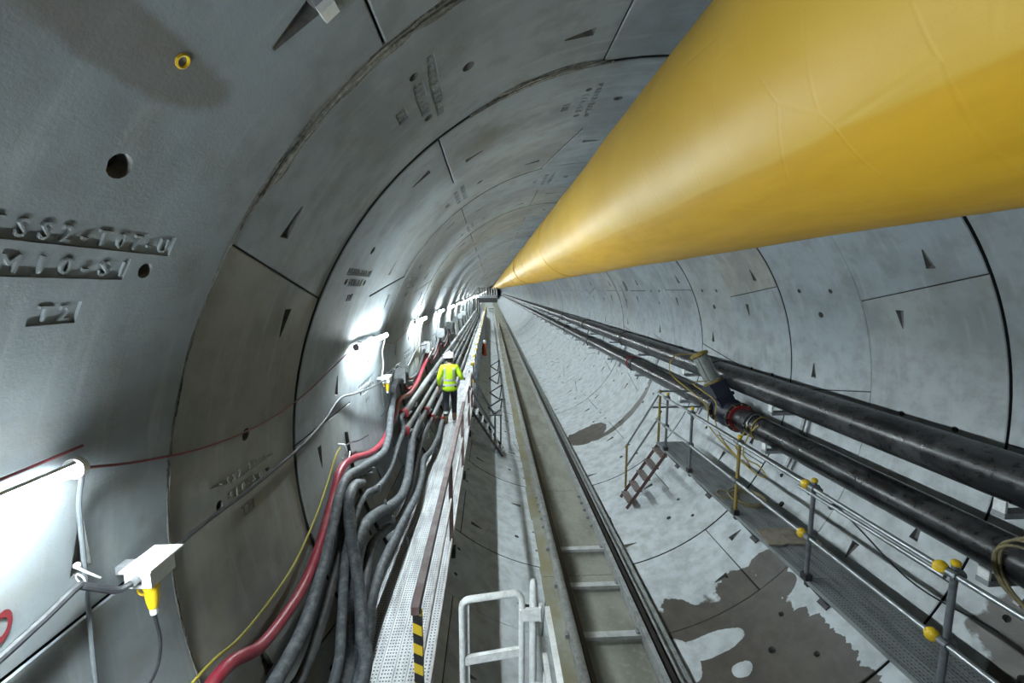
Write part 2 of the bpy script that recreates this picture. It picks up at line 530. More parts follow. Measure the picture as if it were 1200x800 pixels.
def tag(o, label=None, cat=None, group=None, kind=None):
    if label:
        o['label'] = label
    if cat:
        o['category'] = cat
    if group:
        o['group'] = group
    if kind:
        o['kind'] = kind
    return o


def thing(name, label, cat, loc=(0, 0, 0), group=None):
    o = bpy.data.objects.new(name, None)
    o.empty_display_size = 0.1
    COL.objects.link(o)
    o.location = loc
    ORIGIN[o.name] = Vector(loc)
    return tag(o, label, cat, group)


def dup(o, off, parent=None, label=None, group=None):
    """a copy of a thing with copies of its parts and sub-parts"""
    c = o.copy()
    COL.objects.link(c)
    if parent is None:
        c.location = Vector(o.location) + Vector(off)
        if label:
            c['label'] = label
        if group:
            c['group'] = group
    else:
        c.parent = parent
    for ch in list(o.children):
        dup(ch, (0, 0, 0), c)
    return c


def cyl_pt(th_deg, y, r=R):
    a = math.radians(th_deg)
    return Vector((r * math.cos(a), y, r * math.sin(a)))


# ------------------------------------------------------------------ the tunnel lining: rings of seven segments
K0, K1 = -5, 22
SPAN = 360.0 / 7
EVEN = [-0.9 + SPAN * i for i in range(7)]
ODD = [-26.7 + SPAN * i for i in range(7)]
SLANT = {(-2, 3): (150.3, 156.2), (-1, 1): (28.0, 22.5), (0, 2): (98.7, 104.4), (0, 3): (156.4, 150.9),
         (1, 1): (26.2, 22.6), (2, 0): (-1.2, 3.0), (5, 0): (-30.0, -24.0), (-3, 3): (129.0, 129.2), (-3, 4): (179.0, 179.0), (-2, 2): (101.6, 101.6), (3, 1): (25.1, 25.1), (2, 2): (102.2, 102.5), (1, 3): (127.6, 127.7), (-1, 3): (127.4, 127.4)}


def joint(k, i):
    """theta of joint i of ring k at the near and far edge"""
    w = i // 7
    i %= 7
    if (k, i) in SLANT:
        a, b = SLANT[(k, i)]
    else:
        t = (EVEN if k % 2 == 0 else ODD)[i]
        rs = random.Random(k * 31 + i * 7)
        sl = rs.choice((0, 0, 2.6, -2.6))
        if k > 6 and i in (3,):
            sl = 0
        a, b = t - sl, t + sl
    return a + 360 * w, b + 360 * w


def bridge(o, oa, i, ia):
    """triangles between two loops that are sorted by angle about one centre"""
    fs = []
    no, ni = len(o), len(i)
    a = b = 0
    while a < no or b < ni:
        na = oa[(a + 1) % no] + (2 * PI if a + 1 >= no else 0)
        nb = ia[(b + 1) % ni] + (2 * PI if b + 1 >= ni else 0)
        if b >= ni or (a < no and na <= nb):
            fs.append((o[a % no], o[(a + 1) % no], i[b % ni]))
            a += 1
        else:
            fs.append((o[a % no], i[(b + 1) % ni], i[b % ni]))
            b += 1
    return fs


def segment_mesh(k, j, step, feats):
    a0, b0 = joint(k, j)
    a1, b1 = joint(k, j + 1)
    y0 = D0 + k * W
    rs = random.Random(k * 101 + j)
    step = step + rs.uniform(-0.003, 0.003)
    rr = R + step
    span = (a1 - a0 + b1 - b0) / 2
    arc = math.radians(span) * R

    def P(u, v, r=0.0):
        t0 = a0 + (b0 - a0) * v
        t1 = a1 + (b1 - a1) * v
        return cyl_pt(t0 + (t1 - t0) * u, y0 + v * W, rr + r)
    gu, gv, cu, cv = 0.006 / arc, 0.0058 / W, 0.008 / arc, 0.008 / W
    rects = []
    for kind, t, v, prm in feats:
        t0 = a0 + (b0 - a0) * v
        t1 = a1 + (b1 - a1) * v
        uc = (t - t0) / (t1 - t0)
        if kind == 'wedge':
            poly = [(-0.115, -0.010), (-0.115, 0.010), (0.115, 0.050), (0.115, -0.050)]
            poly = [(p * prm, q) for p, q in poly]
            dep = [0.004, 0.004, 0.055, 0.055]
        elif kind == 'hole':
            poly = [(prm * math.cos(2 * PI * q / 14), prm * math.sin(2 * PI * q / 14)) for q in range(14)]
            dep = [0.055] * 14
        else:
            w2, h2 = prm
            poly = [(-h2, -w2), (h2, -w2), (h2, w2), (-h2, w2)]
            dep = [0.009] * 4
        mg = 0.007 if kind == 'plate' else 0.02
        hu = max(abs(p) for p, q in poly) + mg
        hv = max(abs(q) for p, q in poly) + mg
        rects.append((uc, v, hu / arc, hv / W, poly, dep, kind, t))
    U = [gu, gu + cu] + [i / 18 for i in range(1, 18)] + [1 - gu - cu, 1 - gu]
    V = [gv, gv + cv, 0.25, 0.5, 0.75, 1 - gv - cv, 1 - gv]
    fu = [q for r_ in rects for q in (r_[0] - r_[2], r_[0] + r_[2])]
    fv = [q for r_ in rects for q in (r_[1] - r_[3], r_[1] + r_[3])]

    def merge(base, extra, lo, hi, eps):
        ex = []
        for e in sorted(extra):
            if not ex or e - ex[-1] > 1e-5:
                ex.append(e)
        keep = [b for b in base if b <= lo + 1e-9 or b >= hi - 1e-9 or all(abs(b - e) > eps for e in ex)]
        return sorted(keep + ex)
    U = merge(U, fu, gu + cu, 1 - gu - cu, 0.012)
    V = merge(V, fv, gv + cv, 1 - gv - cv, 0.03)
    nu, nv = len(U), len(V)
    mb = MB()
    idx = {}
    for i, u in enumerate(U):
        for jj, v in enumerate(V):
            edge = i in (0, nu - 1) or jj in (0, nv - 1)
            idx[(i, jj)] = len(mb.v)
            mb.v.append(P(u, v, 0.007 if edge else 0.0))
    inside = {}
    for i in range(nu - 1):
        for jj in range(nv - 1):
            uc, vc = (U[i] + U[i + 1]) / 2, (V[jj] + V[jj + 1]) / 2
            hit = False
            for q, r_ in enumerate(rects):
                if abs(uc - r_[0]) < r_[2] and abs(vc - r_[1]) < r_[3]:
                    hit = True
            if not hit:
                mb.f.append((idx[(i, jj)], idx[(i + 1, jj)], idx[(i + 1, jj + 1)], idx[(i, jj + 1)]))
                mb.mi.append(0)
    # joint faces
    loop = [(i, 0) for i in range(nu)] + [(nu - 1, q) for q in range(1, nv)] + [(i, nv - 1) for i in range(nu - 2, -1, -1)] + [(0, q) for q in range(nv - 2, 0, -1)]
    o = len(mb.v)
    for i, q in loop:
        mb.v.append(P(U[i], V[q], 0.05))
    n = len(loop)
    for q in range(n):
        q2 = (q + 1) % n
        mb.f.append((idx[loop[q]], o + q, o + q2, idx[loop[q2]]))
        mb.mi.append(2)

    def near(L, x):
        return min(range(len(L)), key=lambda q: abs(L[q] - x))
    for uc, vc, hu, hv, poly, dep, kind, tc in rects:
        i0, i1 = near(U, uc - hu), near(U, uc + hu)
        j0, j1 = near(V, vc - hv), near(V, vc + hv)
        per = [(i, j0) for i in range(i0, i1)] + [(i1, q) for q in range(j0, j1)] + [(i, j1) for i in range(i1, i0, -1)] + [(i0, q) for q in range(j1, j0, -1)]
        ang = lambda p, q: math.atan2(q, p) % (2 * PI)
        out = sorted(((ang((U[i] - uc) * arc, (V[q] - vc) * W), idx[(i, q)]) for i, q in per))
        inn = sorted(((ang(p, q), p, q, d) for (p, q), d in zip(poly, dep)))
        ib = len(mb.v)
        for a, p, q, d in inn:
            mb.v.append(cyl_pt(tc + math.degrees(p / R), y0 + vc * W + q, rr))
        fb = len(mb.v)
        for a, p, q, d in inn:
            sh = 0.9 if kind != 'plate' else 0.97
            mb.v.append(cyl_pt(tc + math.degrees(p * sh / R), y0 + vc * W + q * sh, rr + d))
        m = len(inn)
        fs = bridge([q[1] for q in out], [q[0] for q in out], list(range(ib, ib + m)), [q[0] for q in inn])
        mb.f += fs
        mb.mi += [0] * len(fs)
        for q in range(m):
            q2 = (q + 1) % m
            mb.f.append((ib + q, ib + q2, fb + q2, fb + q))
            mb.mi.append(0 if kind == 'plate' else 1)
        mb.f.append(tuple(range(fb, fb + m)))
        mb.mi.append(0 if kind == 'plate' else 1)
    return mb


lining = thing('wall_lining', 'grey precast concrete segment lining of the round tunnel', 'tunnel wall')
lining['kind'] = 'structure'
RSTEP = {-3: 0.0, -2: 0.020, -1: 0.002, 0: 0.010, 1: 0.0, 2: 0.012}


def lettering_mesh():
    """the raised text of a segment plate, built flat: x = along the tunnel, y = up in the text"""
    mb = MB()
    res = []
    for txt, up, size, spc in (('DTSS2-T07-U', 0.114, 0.058, 1.9), ('M10-S1', 0.0, 0.058, 1.9), ('T2', -0.172, 0.055, 1.6)):
        cu = bpy.data.curves.new('lettering', 'FONT')
        cu.body = txt
        cu.size = size / 0.7
        cu.space_character = spc
        cu.align_x = 'CENTER'
        cu.extrude = 0.007
        cu.bevel_depth = 0.0015
        cu.resolution_u = 2
        ob = bpy.data.objects.new('lettering', cu)
        COL.objects.link(ob)
        bpy.context.view_layer.update()
        me = bpy.data.meshes.new_from_object(ob.evaluated_get(bpy.context.evaluated_depsgraph_get()))
        bpy.data.objects.remove(ob)
        pts = [(v.co.x, v.co.y + up - size / 2, v.co.z) for v in me.vertices]
        res.append((pts, [tuple(p.vertices) for p in me.polygons]))
    for pts, fs in res:
        xs = [p[0] for p in pts]
        wide = max(xs) - min(xs)
        s = min(1.0, 0.73 / wide)
        out = []
        for x, y, z in pts:
            a = -y / R                                   # theta offset: up in the text is towards smaller theta
            r = R + 0.008 - z * 0.9
            out.append(Vector((r * math.cos(a), x * s, r * math.sin(a))))
        mb.add(out, fs)
    return mb.mesh('lettering', M['lining'], smooth=False)


LET = lettering_mesh()
for k in range(K0, K1):
    step = RSTEP.get(k, random.Random(k).uniform(-0.002, 0.016))
    for j in range(7):
        a0, b0 = joint(k, j)
        a1, b1 = joint(k, j + 1)
        feats = []
        lerp = lambda a, b, v: a + (b - a) * v
        va, vb = (0.33, 0.67) if k % 2 else (0.67, 0.33)
        if (k, j) == (-3, 3):
            va = 0.67
        feats.append(['wedge', lerp(a0, b0, va) + 5.2, va, -1.0])         # bolt pockets, wide end towards the joint
        feats.append(['wedge', lerp(a1, b1, vb) - 5.4, vb, 1.0])
        c = ((EVEN if k % 2 == 0 else ODD)[j % 7]) + SPAN / 2 + (360 if j >= 7 else 0)
        feats += [['hole', c, 0.30, 0.034], ['hole', c, 0.70, 0.034], ['hole', c - 6.3, 0.5, 0.046]]
        plated = k <= 2 and 90 < c < 185
        if plated:
            feats += [['plate', c - 1.95, 0.5, (0.39, 0.044)], ['plate', c + 0.0 + 5.9 - 3.0 + 0.0, 0.5, (0.082, 0.042)]]
            # the middle plate runs between the two lifting holes
            feats += [['plate', c + 0.0, 0.5, (0.215, 0.044)]]
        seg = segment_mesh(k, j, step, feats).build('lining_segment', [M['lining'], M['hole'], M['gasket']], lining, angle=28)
        if plated:
            lt = bpy.data.objects.new('lettering', LET)
            COL.objects.link(lt)
            lt.parent = seg
            lt.location = (0, D0 + (k + 0.5) * W, 0)
            lt.scale = (1 + step / R, 1, 1 + step / R)
            lt.rotation_euler = (0, -math.radians(c), 0)
# dark gasket visible in the joints, and the far rings
mb = MB()
ny = K1 - K0
vs, fs = [], []
for i in range(2):
    for q in range(96):
        vs.append(cyl_pt(q * 3.75, D0 + (K0 if i == 0 else K1) * W, R + 0.056))
for q in range(96):
    fs.append((q, (q + 1) % 96, 96 + (q + 1) % 96, 96 + q))
mb.add(vs, fs)
mb.build('joint_gasket', M['gasket'], lining)
mb = MB()
for k in range(K1, 175):
    st = random.Random(k).uniform(0.0, 0.016)
    rows = [(k, 0.07), (k + 0.0075, 0.065), (k + 0.0085, st), (k + 0.9915, st), (k + 0.9925, 0.065), (k + 1, 0.07)]
    n = 56
    vs, fs = [], []
    for q, dr in rows:
        for t in range(n):
            vs.append(cyl_pt(t * 360 / n, D0 + q * W, R + dr))
    for a in range(len(rows) - 1):
        for t in range(n):
            fs.append((a * n + t, a * n + (t + 1) % n, (a + 1) * n + (t + 1) % n, (a + 1) * n + t))
    mb.add(vs, fs)
    mb.mi[-5 * n:] = [1] * (2 * n) + [0] * n + [1] * (2 * n)
vs = [cyl_pt(t * 360 / 56, yy, R + 0.01) for yy in (D0 + 175 * W, 700.0) for t in range(56)]
mb.add(vs, [(t, (t + 1) % 56, 56 + (t + 1) % 56, 56 + t) for t in range(56)])
tag(mb.build('far_lining_segments', [M['lining'], M['gasket']], lining), kind='stuff')
# ragged mortar along the nearest joint of the vault (spalled edge)
mb = MB()
rs = random.Random(5)
for k, ta, tb, w0, side in ((-2, 104, 151, 0.105, 1), (-1, 100, 122, 0.08, -1), (-2, 151, 196, 0.024, -1)):
    yj = D0 + k * W
    n = int((tb - ta) * 4)
    prev = None
    wv = [rs.uniform(0.75, 1.15) for _ in range(n // 8 + 3)]
    rv = [[rs.uniform(-0.004, 0.004) for _ in range(n // 5 + 3)] for _ in range(6)]
    sm = lambda L, x: L[int(x)] * (1 - x % 1) + L[int(x) + 1] * (x % 1)
    for i in range(n + 1):
        t = ta + (tb - ta) * i / n
        fade = min(1.0, i / 16, (n - i) / 30)
        w = w0 * fade * sm(wv, i / 8) + 0.006 + rs.uniform(-0.0015, 0.0015)
        row = []
        for c_, (q, dr) in enumerate(((-0.012, 0.016), (0.0, -0.003), (0.25, 0.006), (0.45, -0.004), (0.72, 0.004), (1.0, 0.012))):
            yy = yj + side * (w * q if q > 0 else q)
            row.append(cyl_pt(t, yy, R + dr + sm(rv[c_], i / 5) * fade + rs.uniform(-0.0012, 0.0012)))
        if prev:
            o = len(mb.v)
            mb.v += prev + row
            for q in range(5):
                mb.f.append((o + q, o + q + 1, o + 6 + q + 1, o + 6 + q))
                mb.mi.append(0)
        prev = row
mb.build('joint_mortar', M['grout'], lining, smooth=False)
# sprayed red numeral at the left edge of the picture
mb = MB()
cx, cy = 175.6, 1.47
for q in range(24):
    a0_, a1_ = 2 * PI * q / 24, 2 * PI * (q + 1) / 24
    pts = []
    for a, f in ((a0_, 1.0), (a1_, 1.0), (a1_, 0.55), (a0_, 0.55)):
        pts.append(cyl_pt(cx + 0.95 * f * math.sin(a) - 0.25 * f * math.cos(a), cy + 0.036 * f * math.cos(a), R - 0.004))
    mb.add(pts, [(0, 1, 2, 3)])
tag(mb.build('painted_numeral', M['red_paint_wall'], lining), 'red spray painted numeral 0')
# yellow grout socket ring in the near segment
mb = MB()
c = cyl_pt(140.3, 1.50)
mb.torus(c, (c.x, 0, c.z), 0.021, 0.006, 16, 6)
tag(mb.build('grout_socket', M['yellow'], lining), 'yellow plastic grout socket ring')
mb = MB()
c = cyl_pt(131.9, 1.81, R - 0.015)
mb.box(c, (0.07, 0.06, 0.03), Matrix.Rotation(-math.radians(41.9), 3, 'Y'))
mb.build('pocket_plug', M['white_plastic'], lining)

# ------------------------------------------------------------------ floor of the invert
FZ = -3.305
fl = thing('floor', 'olive grey cast concrete floor strip in the tunnel invert', 'floor')
fl['kind'] = 'structure'
y = 0.5
L = 3.0256
i = 0
half = math.sqrt(R * R - FZ * FZ) + 0.03
while y < 60:
    mb = MB()
    mb.add([(-half, y + 0.006, FZ), (half, y + 0.006, FZ), (half, y + L - 0.006, FZ), (-half, y + L - 0.006, FZ),
            (-half, y + 0.006, FZ - 0.03), (half, y + 0.006, FZ - 0.03), (half, y + L - 0.006, FZ - 0.03), (-half, y + L - 0.006, FZ - 0.03)],
           [(0, 1, 2, 3), (0, 4, 5, 1), (2, 6, 7, 3), (1, 5, 6, 2), (0, 3, 7, 4)])
    mb.build('floor_slab', M['floor'], fl, smooth=False)
    y += L
mb = MB()
mb.add([(-half, y, FZ), (half, y, FZ), (half, 250, FZ), (-half, 250, FZ)], [(0, 1, 2, 3)])
mb.build('far_floor_slab', M['floor'], fl, smooth=False)

# ------------------------------------------------------------------ ventilation duct
duct = thing('ventilation_duct', 'huge yellow fabric ventilation duct hung under the tunnel crown', 'duct', (DUCT_X, 0, DUCT_Z))
ys = [-3 + 0.5 * i for i in range(0, 120)] + [57 + 3 * i for i in range(0, 66)]
SEAMS = [y for y in (4.0, 4.28, 9.3, 14.4, 17.2, 19.5, 22.0, 25, 28, 31, 35, 39, 44, 49, 54)]
mb = MB()
vs, fs = [], []
n = 88
ys = sorted(set(ys + [s_ + d for s_ in SEAMS for d in (-0.05, 0.0, 0.05)]))
rs = random.Random(3)
for y in ys:
    amp = 0.004 if y < 13 else 0.016
    pinch = sum(0.018 * math.exp(-((y - s_) / 0.09) ** 2) for s_ in SEAMS if s_ > 13) + sum(0.004 * math.exp(-((y - s_) / 0.03) ** 2) for s_ in SEAMS if s_ < 13)
    bulge = amp * math.sin(y * 1.9) + amp * 0.6 * math.sin(y * 4.3 + 1)
    for q in range(n):
        a = 2 * PI * q / n
        rr = DUCT_R - 0.004 - pinch + bulge + 0.003 * math.sin(3 * a + y * 0.4) + 0.002 * math.sin(7 * a - y * 0.9)
        vs.append((DUCT_X + rr * math.cos(a), y, DUCT_Z + rr * math.sin(a) - (0.012 * math.sin(y * 0.5) if y > 13 else 0)))
for i in range(len(ys) - 1):
    for q in range(n):
        fs.append((i * n + q, i * n + (q + 1) % n, (i + 1) * n + (q + 1) % n, (i + 1) * n + q))
mb.add(vs, fs)
mb.build('duct_skin', M['duct'], duct, angle=60)
for y in (9.3, 14.4, 19.5, 25, 31):
    mb = MB()
    mb.torus((DUCT_X, y, DUCT_Z), (0, 1, 0), DUCT_R - 0.010, 0.012, 64, 6)
    mb.build('seam_band', M['duct_seam'], duct)
for y in [1.5 + 3.0256 * i for i in range(14)]:
    mb = MB()
    mb.bar((DUCT_X, y, DUCT_Z + DUCT_R - 0.03), (DUCT_X + 0.01, y, R + 0.02), 0.03, 0.006)
    mb.build('hanger', M['galv_dull'], duct)

# ------------------------------------------------------------------ wall lamps
LTH = 166.4


def make_lamp(y0, label, group=None, LAMP_TILT=TILT_NEAR):
    root = cyl_pt(LTH, y0 + 0.72)
    t = thing('tunnel_lamp', label, 'lamp', root, group)
    a = cyl_pt(LTH, y0 + 0.03, R - 0.085)
    b = cyl_pt(LTH, y0 + 1.42, R - 0.085)
    nrm = cyl_pt(LTH, 0, 1.0)
    up = Vector((nrm.z, 0, -nrm.x))
    up = up if up.z > 0 else -up
    ax = (-nrm * math.cos(LAMP_TILT) - up * math.sin(LAMP_TILT))          # the way the lamp faces: into the tunnel and down
    sd = Vector((ax.z, 0, -ax.x))
    prof = [sd * (0.032 * math.sin(q)) + ax * (0.032 * math.cos(q) + (0.004 if LAMP_TILT == TILT_FAR else -0.006)) for q in [(-1 + 2 * i / 11) * (math.radians(80) if LAMP_TILT == TILT_NEAR else math.radians(92)) for i in range(12)]]
    m = len(prof)
    mb = MB()
    mb.add([p + q for p in (a, b) for q in prof], [(i, i + 1, m + i + 1, m + i) for i in range(m - 1)] + [(0, m, 2 * m - 1, m - 1), tuple(range(m)), tuple(range(2 * m - 1, m - 1, -1))])
    mb.build('diffuser', M['lamp'], t)
    mb = MB()
    prof = [sd * 0.030 - ax * 0.003, sd * 0.020 - ax * 0.020, sd * -0.020 - ax * 0.020, sd * -0.030 - ax * 0.003]
    m = len(prof)
    mb.add([p + q for p in (a, b) for q in prof], [(i, (i + 1) % m, m + (i + 1) % m, m + i) for i in range(m)])
    mb.build('housing', M['white_plastic'], t, smooth=False)
    for e, s_ in ((a, -1), (b, 1)):
        MB().cyl(e, e + Vector((0, s_ * 0.025, 0)), 0.040, 14).build('end_cap', M['white_plastic'], t)
    for f in (0.25, 0.75):
        p = a.lerp(b, f)
        MB().bar(p + nrm * 0.012 + up * 0.006, p + nrm * 0.105 + up * 0.01, 0.03, 0.02).build('bracket', M['galv_dull'], t)
    return t


LAMP_Y = [0.20, 5.03, 8.98, 12.92, 16.9, 20.9, 24.9, 28.9, 32.9, 36.9]
names = ['glowing tube lamp at the left picture edge, nearest of the row', 'glowing tube lamp on left wall, second of the row, above the black sockets box',
         'glowing tube lamp on left wall, third of the row from the camera', 'glowing tube lamp on left wall, fourth of the row from the camera']
lamps = [make_lamp(LAMP_Y[0], names[0])]
lamps.append(make_lamp(LAMP_Y[1], names[1], None, TILT_FAR))
for i, y in enumerate(LAMP_Y[2:], 1):
    lamps.append(dup(lamps[1], (0, y - LAMP_Y[1], 0), None, names[i + 1] if i + 1 < 4 else 'small glowing tube lamp far down the left wall', None if i + 1 < 4 else 'far lamps on the left wall'))
    if i + 1 == 4:
        del lamps[-1]['group']
        lamps[-1]['label'] = 'glowing tube lamp on left wall, fifth of the row from the camera'
    lamps[-1].location = cyl_pt(LTH, y + 0.72)
for i in range(38):
    y = 40.9 + 4.0 * i
    dup(lamps[1], (0, y - LAMP_Y[1], 0), None, 'small glowing tube lamp far down the left wall', 'far lamps on the left wall')


def cord(name, label, pts, r, mat, cat='cable', group=None, n=8, sub=6):
    P = catmull(pts, sub)
    o = MB().tube(P, r, n).build(name, M[mat], None, loc=pts[0])
    return tag(o, label, cat, group)


# cords that hang from the lamp ends
cord('lamp_cord', 'grey cord hanging from the end of the nearest lamp', [cyl_pt(LTH, 1.63, R - 0.09), cyl_pt(167.6, 1.69, R - 0.06), cyl_pt(170, 1.73, R - 0.025), cyl_pt(174, 1.765, R - 0.016), cyl_pt(178, 1.775, R - 0.016), cyl_pt(182.5, 1.76, R - 0.02), cyl_pt(187, 1.74, R - 0.016)], 0.009, 'cable_grey')
cord('lamp_cord', 'pale cord hanging from the end of the second lamp', [cyl_pt(LTH, 6.47, R - 0.09), cyl_pt(168.5, 6.62, R - 0.05), cyl_pt(172, 6.72, R - 0.02), cyl_pt(175.5, 6.87, R - 0.016), cyl_pt(179, 6.72, R - 0.03)], 0.011, 'white_plastic')
for i, y in enumerate(LAMP_Y[2:5]):
    cord('lamp_cord', 'thin pale cord hanging from the end of the %s lamp' % ('third', 'fourth', 'fifth')[i], [cyl_pt(LTH, y + 1.43, R - 0.09), cyl_pt(170, y + 1.48, R - 0.02), cyl_pt(176, y + 1.46, R - 0.016), cyl_pt(181, y + 1.4, R - 0.02)], 0.010, 'white_plastic')
# red cord strung from lamp to lamp
for i in range(6):
    ya = LAMP_Y[i] + (1.43)
    yb = LAMP_Y[i + 1]
    sag = (5.6 if i == 0 else 4.5)
    pts = [cyl_pt(LTH + 0.2, ya, R - 0.06)] + [cyl_pt(LTH + 0.3 + sag * 4 * f * (1 - f) * (1.05 - 0.15 * f), ya + (yb - ya) * f, R - 0.018) for f in (0.12, 0.25, 0.4, 0.55, 0.7, 0.85)] + [cyl_pt(LTH + 0.2, yb, R - 0.06)]
    cord('red_wire', ('thin red cord sagging along the wall from the nearest lamp to the second', 'thin red cord from the second lamp to the third lamp', 'thin red cord between the third and fourth lamps', 'thin red cord just past the fourth lamp', 'thin red cord far down the wall past the fifth lamp', 'farthest visible thin red cord between small lamps')[i], pts, 0.006, 'red_cord', 'cord')
cord('red_wire', 'thin red cord lying along the top of the nearest lamp', [cyl_pt(166.4, 0.4, R - 0.03), cyl_pt(166.3, 0.9, R - 0.02), cyl_pt(166.0, 1.3, R - 0.02), cyl_pt(LTH - 0.9, 1.7, R - 0.04)], 0.006, 'red_cord', 'cord')


# ------------------------------------------------------------------ junction boxes with yellow sockets
def junction_box(y, th, label, clen):
    c = cyl_pt(th, y, R - 0.135)
    t = thing('junction_box', label, 'socket box', c)
    mb = MB()
    mb.box(c, (0.115, 0.15, 0.075))
    mb.box(c + Vector((0.0, 0.0, -0.046)), (0.09, 0.12, 0.012))
    mb.build('housing', M['white_plastic'], t, smooth=False)
    MB().box(c + Vector((0.0, 0.02, 0.047)), (0.14, 0.21, 0.010)).build('lid', M['white_plastic'], t, smooth=False)
    mb = MB()
    mb.cyl(c + Vector((0.0, -0.08, 0.01)), c + Vector((0.0, -0.108, 0.01)), 0.019, 10)
    mb.cyl(c + Vector((0.0, 0.08, 0.01)), c + Vector((0.0, 0.108, 0.01)), 0.019, 10)
    mb.build('cable_gland', M['galv_dull'], t)
    MB().bar(c + Vector((-0.06, 0, 0.02)), c + Vector((-0.15, 0, 0.02)), 0.06, 0.04).build('wall_bracket', M['galv_dull'], t, smooth=False)
    s = c + Vector((0.012, -0.02, -0.050))
    pl = MB().lathe(s, (0, 0, -1), [(0, 0.030), (0.02, 0.034), (0.025, 0.030), (0.075, 0.028), (0.10, 0.024), (0.125, 0.020), (0.13, 0.014)], 14)
    pl.torus(s + Vector((-0.035, -0.005, -0.035)), (0, 1, 0), 0.022, 0.007, 12, 6)
    p = pl.build('plug', M['yellow'], t)
    MB().lathe(s + Vector((0, 0, -0.128)), (0, 0, -1), [(0, 0.018), (0.03, 0.016), (0.034, 0.010)], 12).build('cord_grip', M['white_plastic'], p)
    e = s + Vector((0, 0, -0.16))
    MB().tube(catmull([e, e + Vector((0.005, 0.01, -clen * 0.4)), e + Vector((-0.02, -0.02, -clen * 0.75)), e + Vector((-0.09, -0.10, -clen))], 6), 0.0075, 8).build('socket_cord', M['cable'], t)
    return t, c


jb, jc = junction_box(1.96, 177.7, 'white junction box with yellow plug beside the nearest lamp', 0.42)
jb2, jc2 = junction_box(6.60, 178.8, 'white junction box with yellow plug below the second lamp', 0.35)
jb3, jc3 = junction_box(10.9, 178.8, 'small white junction box below the third lamp', 0.3)
cord('power_cable', 'black cable running into the nearest white junction box from the wall pocket',
     [cyl_pt(178.6, 0.6, R - 0.05), cyl_pt(177.4, 1.2, R - 0.05), cyl_pt(176.5, 1.55, R - 0.045), cyl_pt(175.9, 1.70, R - 0.045), cyl_pt(176.2, 1.73, R - 0.055), jc + Vector((-0.03, -0.15, 0.012)), jc + Vector((0, -0.105, 0.01))], 0.015, 'cable', sub=8)
cord('power_cable', 'black cable from the nearest junction box along the wall joint to the second box',
     [jc + Vector((0, 0.105, 0.01)), cyl_pt(179.0, 2.5, R - 0.03), cyl_pt(179.6, 3.1, R - 0.018), cyl_pt(179.5, 3.8, R - 0.018), cyl_pt(178.4, 4.4, R - 0.018), cyl_pt(176.4, 4.86, R - 0.018), cyl_pt(177.2, 5.3, R - 0.05), cyl_pt(178.2, 5.9, R - 0.09), jc2 + Vector((0, -0.105, 0.01))], 0.013, 'cable', sub=8)
cord('power_cable', 'black cable looping from the second junction box to the third box',
     [jc2 + Vector((0, 0.105, 0.01)), cyl_pt(180.5, 7.2, R - 0.05), cyl_pt(178.6, 7.9, R - 0.03), cyl_pt(182, 8.8, R - 0.03), cyl_pt(178.5, 10.0, R - 0.03), jc3 + Vector((0, -0.105, 0.01))], 0.014, 'cable', sub=8)
# the hook and cable tie in the big pocket beside the nearest lamp
mb = MB()
pc = cyl_pt(174.6, 1.745)
t = thing('cable_tie', 'white cable tie holding the black cable at the wall pocket', 'cable tie', pc)
MB().torus(cyl_pt(175.7, 1.735, R - 0.03), (0.3, 1, 0.2), 0.024, 0.003, 14, 6).build('loop', M['white_plastic'], t)
MB().tube([cyl_pt(174.7, 1.73, R - 0.01), cyl_pt(175.6, 1.76, R - 0.05), cyl_pt(176.4, 1.80, R - 0.05)], 0.005, 6).build('tail', M['white_plastic'], t)
MB().sphere(cyl_pt(174.8, 1.745, R - 0.008), 0.013, 10, 6).build('anchor', M['white_plastic'], t)

# ------------------------------------------------------------------ black pipes on the right wall
AX, AZ, AR = 3.016, -0.218, 0.222
BX, BZ, BR = 2.898, -0.868, 0.191


def pipe(name, label, x, z, r, couplings, yend=250.0):
    t = thing(name, label, 'pipe', (x, 0, z))
    ys_ = [-1.5] + couplings + [yend]
    for a, b in zip(ys_[:-1], ys_[1:]):
        MB().tube([(x, a + 0.01, z), (x, b - 0.01, z)], r, 32).build('pipe_length', M['black_pipe'], t)
    for c in couplings:
        if c > 60:
            continue
        mb = MB()
        mb.lathe((x, c - 0.09, z), (0, 1, 0), [(0, r + 0.004), (0.01, r + 0.022), (0.05, r + 0.026), (0.06, r + 0.018), (0.12, r + 0.018), (0.13, r + 0.026), (0.17, r + 0.022), (0.18, r + 0.004)], 28)
        cp = mb.build('coupling', M['black_steel'], t)
        for s_ in (-1, 1):
            q = Vector((x + s_ * (r + 0.03) * math.cos(0.9), c, z + s_ * (r + 0.03) * math.sin(0.9)))
            MB().bar(q + Vector((0, -0.05, 0)), q + Vector((0, 0.05, 0)), 0.05, 0.035).build('bolt_lug', M['black_steel'], cp)
    return t


pa = pipe('black_pipe', 'upper thick black pipe along the right tunnel wall', AX, AZ, AR, [8.45, 14.4, 20.4, 26.4, 32.4, 44, 56, 90])
pb = pipe('black_pipe', 'lower black pipe along the right wall, carrying the valve', BX, BZ, BR, [6.98, 8.05, 13.0, 19.0, 25.0, 31.0, 43, 55, 90])
MB().lathe((BX, 13.25, BZ), (0, 1, 0), [(0, BR + 0.002), (0.01, BR + 0.03), (0.06, BR + 0.03), (0.07, BR + 0.002)], 28).build('red_clamp', M['red'], pb)


